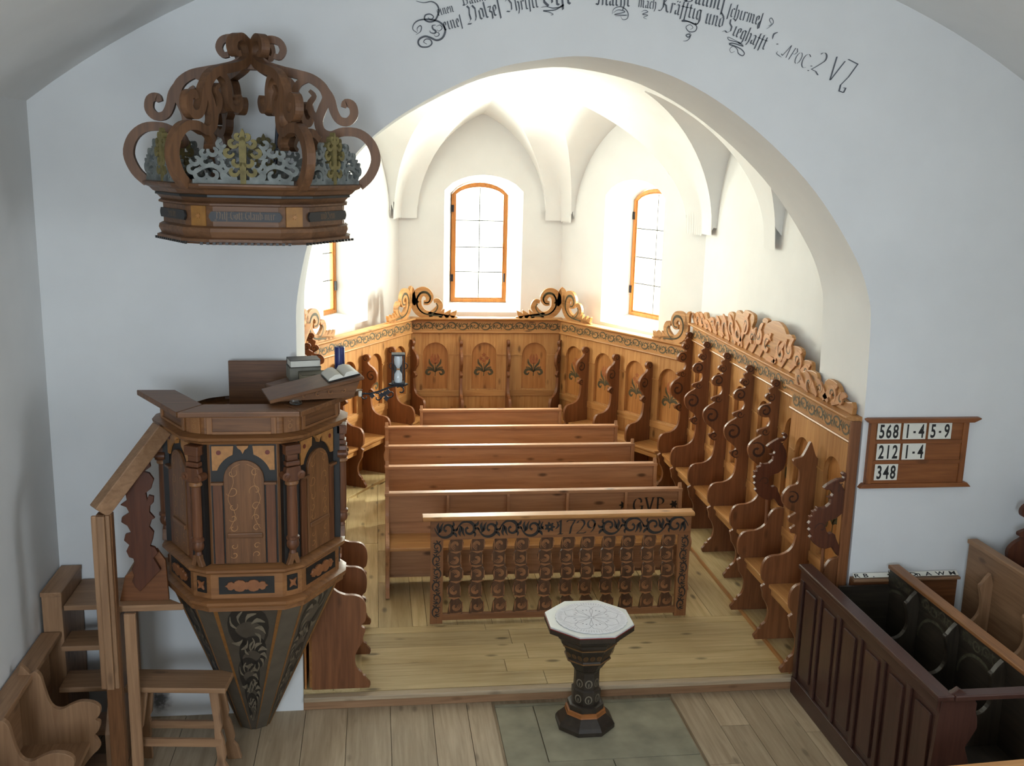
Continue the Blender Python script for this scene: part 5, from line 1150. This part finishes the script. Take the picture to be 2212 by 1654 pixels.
place(MB().prism([(-p[0], p[1]) for p in catmull([(q[0]*0.9, q[1]*0.97) for q in TALL], 3, False)]+[(0.0, 0.0)], -0.02, 0.02, lambda a, b, w: (a, w, b*0.93+0.02)).mesh('divider', DKC['Z']), 'divider', ws, 0.004, (0.0, -0.60, 0))
# wainscot against the arch wall with a lettered strip on its ledge
wn = thing('wainscot', 'brown board along the arch wall behind the dark stall', 'wainscot', (4.08, 7.05, 0))
bx('board', DIV['X'], wn, -0.44, 0.44, -0.02, 0.015, 0.0, 0.915); bx('ledge', STP['X'], wn, -0.44, 0.44, -0.065, 0.015, 0.915, 0.935, 0.004)
sgn = MB().box(-0.43, 0.43, -0.045, 0.0, 0.0, 0.003).xf(Matrix.Rotation(0.5, 4, 'X')).build('name_strip', M['white_card']); sgn.location = (4.08, 7.045, 0.965); tag(sgn, 'narrow white strip with dark capital letters on the wainscot ledge', 'label strip')
for ch, dx in (('R', -0.40), ('B', -0.33), ('.', -0.27), ('A', -0.10), ('J', -0.02), ('D', 0.06), ('n', 0.10), ('A', 0.185), ('W', 0.285), ('M', 0.385)):
    me = text_mesh(ch, 0.050, 0.001, 1.5)
    o = place(me, 'letter', sgn, None, None, None); o.matrix_basis = Matrix.Rotation(0.5, 4, 'X') @ Matrix.Translation((dx, -0.042, 0.0036))
# front bench rail in the nave, lower right
fb = thing('nave_pew', 'light pine pew top showing at the lower right edge of the picture', 'pew', (3.2, 4.42, 0), math.radians(3))
bx('top_rail', HON['X'], fb, -0.66, 1.6, -0.05, 0.05, 0.965, 1.0, 0.006); bx('back_plank', PEW['X'], fb, -0.64, 1.6, -0.012, 0.012, 0.1, 0.965)
for x in (-0.64, 1.58): bx('end_board', PEW['Z'], fb, x-0.02, x+0.02, -0.40, 0.04, 0.0, 0.96, 0.004)
bx('seat', PEW['X'], fb, -0.62, 1.56, -0.40, -0.012, 0.43, 0.46)
# small fixture on the right jamb
nl = MB().lathe([(0.03, 0.0), (0.032, 0.008), (0.02, 0.02), (0.012, 0.03), (0.001, 0.031)], 0, 0, 14).xf(Matrix.Rotation(-PI/2, 4, 'Y')).build('jamb_hook', M['lead'], smooth=40)
nl.location = (3.648, 7.86, 2.96); tag(nl, 'small round metal hook on the inner edge of the arch', 'hook')

# ------------------------------------------------------------------ painted inscription over the arch
LT = {  # strokes on a unit x-height, in broken letter style
 'i': (0.42, [[(0.02, 0.9), (0.14, 1.0), (0.14, 0.08), (0.28, 0.0)]]),
 'n': (0.72, [[(0.02, 0.9), (0.12, 1.0), (0.12, 0.0)], [(0.12, 0.85), (0.36, 1.0), (0.46, 0.88), (0.46, 0.08), (0.58, 0.0)]]),
 'm': (1.06, [[(0.02, 0.9), (0.12, 1.0), (0.12, 0.0)], [(0.12, 0.85), (0.34, 1.0), (0.44, 0.88), (0.44, 0.0)], [(0.44, 0.85), (0.66, 1.0), (0.76, 0.88), (0.76, 0.08), (0.9, 0.0)]]),
 'u': (0.72, [[(0.02, 0.9), (0.12, 1.0), (0.12, 0.1), (0.24, 0.0), (0.46, 0.15)], [(0.46, 1.0), (0.46, 0.08), (0.58, 0.0)]]),
 'e': (0.52, [[(0.36, 0.55), (0.10, 0.45)], [(0.36, 0.60), (0.36, 0.9), (0.22, 1.0), (0.10, 0.85), (0.10, 0.12), (0.24, 0.0), (0.40, 0.12)]]),
 'a': (0.62, [[(0.06, 0.85), (0.22, 1.0), (0.38, 0.9), (0.38, 0.08), (0.50, 0.0)], [(0.38, 0.6), (0.10, 0.4), (0.08, 0.12), (0.20, 0.0), (0.36, 0.15)]]),
 'o': (0.60, [[(0.10, 0.85), (0.10, 0.12), (0.24, 0.0), (0.44, 0.15), (0.44, 0.88), (0.28, 1.0), (0.10, 0.85)]]),
 'r': (0.50, [[(0.02, 0.9), (0.12, 1.0), (0.12, 0.0)], [(0.12, 0.85), (0.28, 1.0), (0.42, 0.9)]]),
 'c': (0.46, [[(0.38, 0.88), (0.24, 1.0), (0.10, 0.85), (0.10, 0.12), (0.24, 0.0), (0.40, 0.12)]]),
 'd': (0.60, [[(0.04, 1.4), (0.34, 1.1), (0.44, 0.85), (0.44, 0.15), (0.26, 0.0), (0.10, 0.12), (0.10, 0.8), (0.28, 0.98)]]),
 'b': (0.60, [[(0.10, 1.5), (0.10, 0.12), (0.24, 0.0), (0.44, 0.15), (0.44, 0.88), (0.28, 1.0), (0.12, 0.85)]]),
 'h': (0.66, [[(0.10, 1.5), (0.12, 0.0)], [(0.12, 0.85), (0.34, 1.0), (0.46, 0.85), (0.46, 0.1), (0.32, -0.35)]]),
 'l': (0.36, [[(0.10, 1.5), (0.12, 0.1), (0.26, 0.0)]]),
 't': (0.42, [[(0.14, 1.3), (0.14, 0.1), (0.28, 0.0)], [(0.0, 0.95), (0.32, 0.95)]]),
 's': (0.38, [[(0.30, 1.5), (0.16, 1.4), (0.14, 0.6), (0.12, -0.35)]]),
 'f': (0.42, [[(0.34, 1.5), (0.16, 1.4), (0.14, 0.6), (0.12, -0.35)], [(0.0, 0.92), (0.32, 0.92)]]),
 'g': (0.62, [[(0.40, 0.9), (0.24, 1.0), (0.10, 0.85), (0.10, 0.15), (0.24, 0.0), (0.42, 0.15)], [(0.42, 1.0), (0.44, -0.2), (0.30, -0.5), (0.08, -0.4)]]),
 'z': (0.46, [[(0.04, 0.95), (0.34, 0.95), (0.16, 0.55), (0.36, 0.4), (0.32, -0.2), (0.10, -0.35)]]),
 'ä': (0.62, [[(0.06, 0.85), (0.22, 1.0), (0.38, 0.9), (0.38, 0.08), (0.50, 0.0)], [(0.38, 0.6), (0.10, 0.4), (0.08, 0.12), (0.20, 0.0), (0.36, 0.15)], [(0.1, 1.3), (0.12, 1.2)], [(0.34, 1.3), (0.36, 1.2)]]),
 'ü': (0.72, [[(0.02, 0.9), (0.12, 1.0), (0.12, 0.1), (0.24, 0.0), (0.46, 0.15)], [(0.46, 1.0), (0.46, 0.08), (0.58, 0.0)], [(0.14, 1.3), (0.16, 1.2)], [(0.42, 1.3), (0.44, 1.2)]]),
 'S': (1.0, [[(0.80, 1.5), (0.50, 1.62), (0.24, 1.4), (0.34, 1.0), (0.66, 0.75), (0.72, 0.3), (0.42, 0.0), (0.10, 0.1), (-0.08, -0.1)]]),
 'H': (1.15, [[(-0.1, 1.3), (0.2, 1.5), (0.36, 1.25), (0.26, 0.7), (0.3, 0.2), (0.1, 0.0), (-0.1, -0.15), (0.25, -0.2)], [(0.36, 1.2), (0.70, 1.45), (0.92, 1.1), (0.85, 0.3), (0.7, 0.0)]]),
 'C': (1.0, [[(0.60, 1.5), (0.30, 1.4), (0.62, 0.9), (0.56, 0.2), (0.30, 0.0), (-0.05, 0.1)], [(0.0, 1.2), (0.2, 1.5)]]),
 'G': (0.95, [[(0.70, 1.4), (0.34, 1.5), (0.12, 1.0), (0.16, 0.3), (0.44, 0.0), (0.74, 0.2), (0.74, 0.8), (0.5, 0.75)]]),
 'M': (1.25, [[(-0.05, 0.1), (0.2, 0.0), (0.30, 0.9), (0.14, 1.4)], [(0.30, 1.0), (0.52, 1.3), (0.62, 1.0), (0.62, 0.0)], [(0.62, 1.0), (0.86, 1.3), (0.98, 1.0), (0.98, 0.1), (1.12, 0.0)]]),
 'K': (1.10, [[(-0.1, 0.0), (0.14, -0.02), (0.34, 0.4), (0.28, 1.2), (0.12, 1.5)], [(0.34, 0.8), (0.7, 1.5)], [(0.34, 0.75), (0.6, 0.6), (0.76, 0.1), (0.96, 0.0)]]),
 'B': (0.95, [[(0.16, 1.5), (0.2, 0.0)], [(0.0, 1.3), (0.34, 1.55), (0.62, 1.3), (0.26, 0.8), (0.70, 0.6), (0.66, 0.1), (0.2, 0.0), (0.0, 0.1)]]),
 'A': (0.75, [[(-0.2, 0.1), (0.0, 0.0), (0.35, 1.35)], [(0.35, 1.35), (0.45, 0.0)]]), 'P': (0.60, [[(0.12, 1.35), (0.05, 0.0)], [(0.0, 1.2), (0.3, 1.4), (0.5, 1.1), (0.35, 0.75), (0.12, 0.7)]]),
 'O': (0.72, [arc(0.32, 0.65, 0.28, 0.62, 0, 360)]), 'c2': (0.7, [arc(0.36, 0.6, 0.32, 0.6, 50, 310)]), '2': (0.62, [arc(0.26, 0.92, 0.22, 0.30, 160, -30)+[(0.25, 0.4), (0.02, 0.02)], [(0.02, 0.02), (0.30, 0.06), (0.55, -0.05)]]),
 'V': (0.70, [[(0.04, 1.3), (0.28, 0.0)], [(0.60, 1.3), (0.30, 0.0)]]), '7': (0.70, [[(0.0, 1.3), (0.58, 1.25), (0.35, 0.5), (0.10, 0.0), (0.14, -0.3), (0.40, -0.3), (0.42, -0.05), (0.28, -0.08)]]),
 '.': (0.3, [[(0.1, 0.4), (0.14, 0.34)]]), ':': (0.3, [[(0.1, 0.1), (0.14, 0.04)], [(0.1, 0.6), (0.14, 0.54)]]),
}
ins = thing('arch_inscription', 'black painted Gothic lettering curving over the chancel arch', 'inscription', (1.45, 7.066, 4.7))
def word(mb, chars, p, q, pen=(0.15, 0.10)):
    """letters spread from baseline start p to end q (wall x, z); letter size follows the length"""
    adv = sum(LT[c][0] for c in chars); p, q = Vector(p), Vector(q); d = q-p; s = d.length/adv; ang = math.atan2(d.y, d.x); x = 0.0
    c_, s_ = math.cos(ang), math.sin(ang)
    for ch in chars:
        w, sts = LT[ch]
        m2 = MB(); nib(m2, sts, x, 0.0, s, 0.0, pen)
        for (vx, vy, vz) in m2.v: mb.v.append((p.x+vx*c_-vz*s_-1.45, 0.0, p.y+vx*s_+vz*c_-4.7))
        o = len(mb.v)-len(m2.v); mb.f += [tuple(i+o for i in f) for f in m2.f]
        x += w*s
WORDS = [(['e', 'i', 'n', 'e', 's'], (0.452, 4.844), (0.579, 4.881)), (['H', 'o', 'l', 'z', 'e', 's'], (0.61, 4.902), (0.835, 4.963)), (['C', 'h', 'r', 'i', 's', 't', 'i'], (0.865, 4.976), (1.077, 5.017)), (['G', 'i', 'f', 't'], (1.099, 5.021), (1.297, 5.047)), (['M', 'a', 'c', 'h', 't'], (1.46, 5.048), (1.693, 5.046)), (['m', 'a', 'c', 'h'], (1.744, 5.046), (1.872, 5.036)), (['K', 'r', 'ä', 'f', 'f', 't', 'i', 'g'], (1.891, 5.031), (2.183, 4.978)), (['u', 'n', 'd'], (2.21, 4.962), (2.342, 4.937)), (['S', 'i', 'e', 'g', 'h', 'a', 'f', 'f', 't'], (2.347, 4.916), (2.647, 4.804)), (['A', 'P', 'O'], (2.776, 4.773), (2.898, 4.71)), (['c2'], (2.905, 4.71), (2.957, 4.688)), ([':'], (2.961, 4.682), (2.979, 4.67)), (['2'], (2.99, 4.689), (3.054, 4.654)), (['V'], (3.103, 4.637), (3.181, 4.603)), (['7'], (3.202, 4.597), (3.293, 4.569)), (['.'], (2.712, 4.825), (2.733, 4.814)), (['e', 'i', 'n', 'e', 'n'], (0.409, 4.934), (0.517, 4.965)), (['B', 'a', 'u', 'm'], (0.572, 5.004), (0.729, 5.046)), (['B', 'a', 'u', 'm', 's'], (2.06, 5.098), (2.344, 5.045)), (['s', 'c', 'h', 'i', 'r', 'm', 'e', 's'], (2.362, 5.016), (2.612, 4.96))]
for chars, p, q in WORDS:
    mb = MB(); word(mb, chars, p, q, (0.08, 0.05) if chars[0] in ('2', 'V', '7', 'c2', 'A') else (0.15, 0.10)); stuff(mb.build('painted_word', M['ink'], ins))
FLOUR = [([(0.274, 4.823), (0.246, 4.843), (0.253, 4.877), (0.288, 4.902), (0.352, 4.909), (0.416, 4.897), (0.452, 4.864), (0.456, 4.831), (0.438, 4.796), (0.402, 4.781), (0.36, 4.796), (0.324, 4.802), (0.288, 4.783), (0.282, 4.756), (0.303, 4.736), (0.346, 4.738), (0.371, 4.759), (0.36, 4.783), (0.331, 4.785), (0.317, 4.767), (0.338, 4.754)], 0.012), ([(0.267, 4.81), (0.295, 4.831), (0.302, 4.858), (0.292, 4.868), (0.274, 4.85), (0.278, 4.83)], 0.006), ([(0.395, 4.876), (0.373, 4.871), (0.377, 4.851), (0.396, 4.838), (0.388, 4.824), (0.363, 4.827), (0.356, 4.84)], 0.01), ([(0.398, 4.866), (0.423, 4.877), (0.437, 4.857), (0.416, 4.839), (0.402, 4.849)], 0.005), ([(0.388, 4.828), (0.413, 4.829), (0.416, 4.812), (0.395, 4.804), (0.384, 4.816)], 0.005), ([(0.266, 5.019), (0.315, 5.011), (0.365, 5.02), (0.4, 5.004), (0.415, 4.971), (0.408, 4.937), (0.387, 4.903), (0.352, 4.894), (0.323, 4.907), (0.327, 4.934), (0.358, 4.942), (0.38, 4.926), (0.362, 4.908), (0.344, 4.921)], 0.01), ([(1.09, 5.014), (1.126, 5.022), (1.17, 5.014), (1.228, 5.026), (1.235, 5.037), (1.185, 5.004), (1.105, 4.994), (1.142, 4.988), (1.172, 4.976), (1.157, 4.969)], 0.007), ([(1.569, 4.993), (1.582, 5.028), (1.626, 5.043), (1.664, 5.024), (1.68, 4.997), (1.674, 4.969), (1.645, 4.961), (1.629, 4.981)], 0.006), ([(1.576, 5.0), (1.612, 5.022), (1.657, 5.01), (1.584, 4.99), (1.673, 4.99), (1.592, 4.98)], 0.005), ([(1.769, 5.015), (1.791, 5.026), (1.814, 5.017), (1.777, 5.001), (1.815, 4.996), (1.786, 4.981), (1.809, 4.971)], 0.005), ([(2.181, 5.044), (2.178, 4.98), (2.152, 4.953), (2.102, 4.967), (2.053, 4.968), (2.066, 4.975), (2.116, 4.961), (2.156, 4.94), (2.148, 4.908), (2.106, 4.903), (2.083, 4.931), (2.11, 4.948), (2.132, 4.93), (2.112, 4.916)], 0.007), ([(2.106, 4.899), (2.121, 4.881), (2.101, 4.867), (2.086, 4.879), (2.107, 4.887), (2.115, 4.867), (2.095, 4.844), (2.068, 4.84)], 0.007), ([(2.492, 4.836), (2.433, 4.86), (2.382, 4.878), (2.391, 4.859), (2.449, 4.848), (2.493, 4.823), (2.421, 4.84), (2.393, 4.833), (2.436, 4.821), (2.48, 4.803), (2.504, 4.778), (2.491, 4.761), (2.461, 4.776), (2.452, 4.802), (2.422, 4.821), (2.399, 4.8), (2.411, 4.778), (2.435, 4.788)], 0.007), ([(2.648, 4.941), (2.675, 4.961), (2.695, 4.988), (2.678, 5.014), (2.665, 5.0), (2.681, 4.975), (2.661, 4.961)], 0.005), ([(2.584, 4.938), (2.589, 4.971), (2.608, 4.998)], 0.01), ([(2.696, 4.877), (2.704, 4.91), (2.732, 4.924)], 0.01), ([(2.771, 4.761), (2.748, 4.774), (2.733, 4.786), (2.742, 4.8)], 0.005)]
for pts, wd in FLOUR:
    MB().ribbon([(x-1.45, z-4.7) for x, z in catmull(pts, 5, False)], [wd*0.3, wd, wd*1.1, wd*0.8, wd*0.3], 0.0, None, FXZ).build('painted_flourish', M['ink'], ins)
# gilt lettering on the sounding board plaques
for deg, txt in ((-90, ['H', 'i', 'l', 'f', '.', 'G', 'o', 't', 't', '.', 'G', 'l', 'a', 'u', 'b', '.', 'm', 'i', 'r']), (-30, ['u', 'n', 'd', '.', 'S', 'e', 'i', 'n', '.', 'w2']), (-150, ['S', 'e', 'i', 'n', '.', 'b', 'e', 'i'])):
    txt = [c for c in txt if c in LT]; adv = sum(LT[c][0] for c in txt); s = min(0.34/adv, 0.030); x = -adv*s/2; mb = MB()
    for ch in txt:
        nib(mb, LT[ch][1], x, 0.130, s, -0.0132, (0.14, 0.08)); x += LT[ch][0]*s
    stuff(place_face(mb.mesh('gilt_lettering', M['gold_letter']), 'gilt_lettering', 0.575, deg))
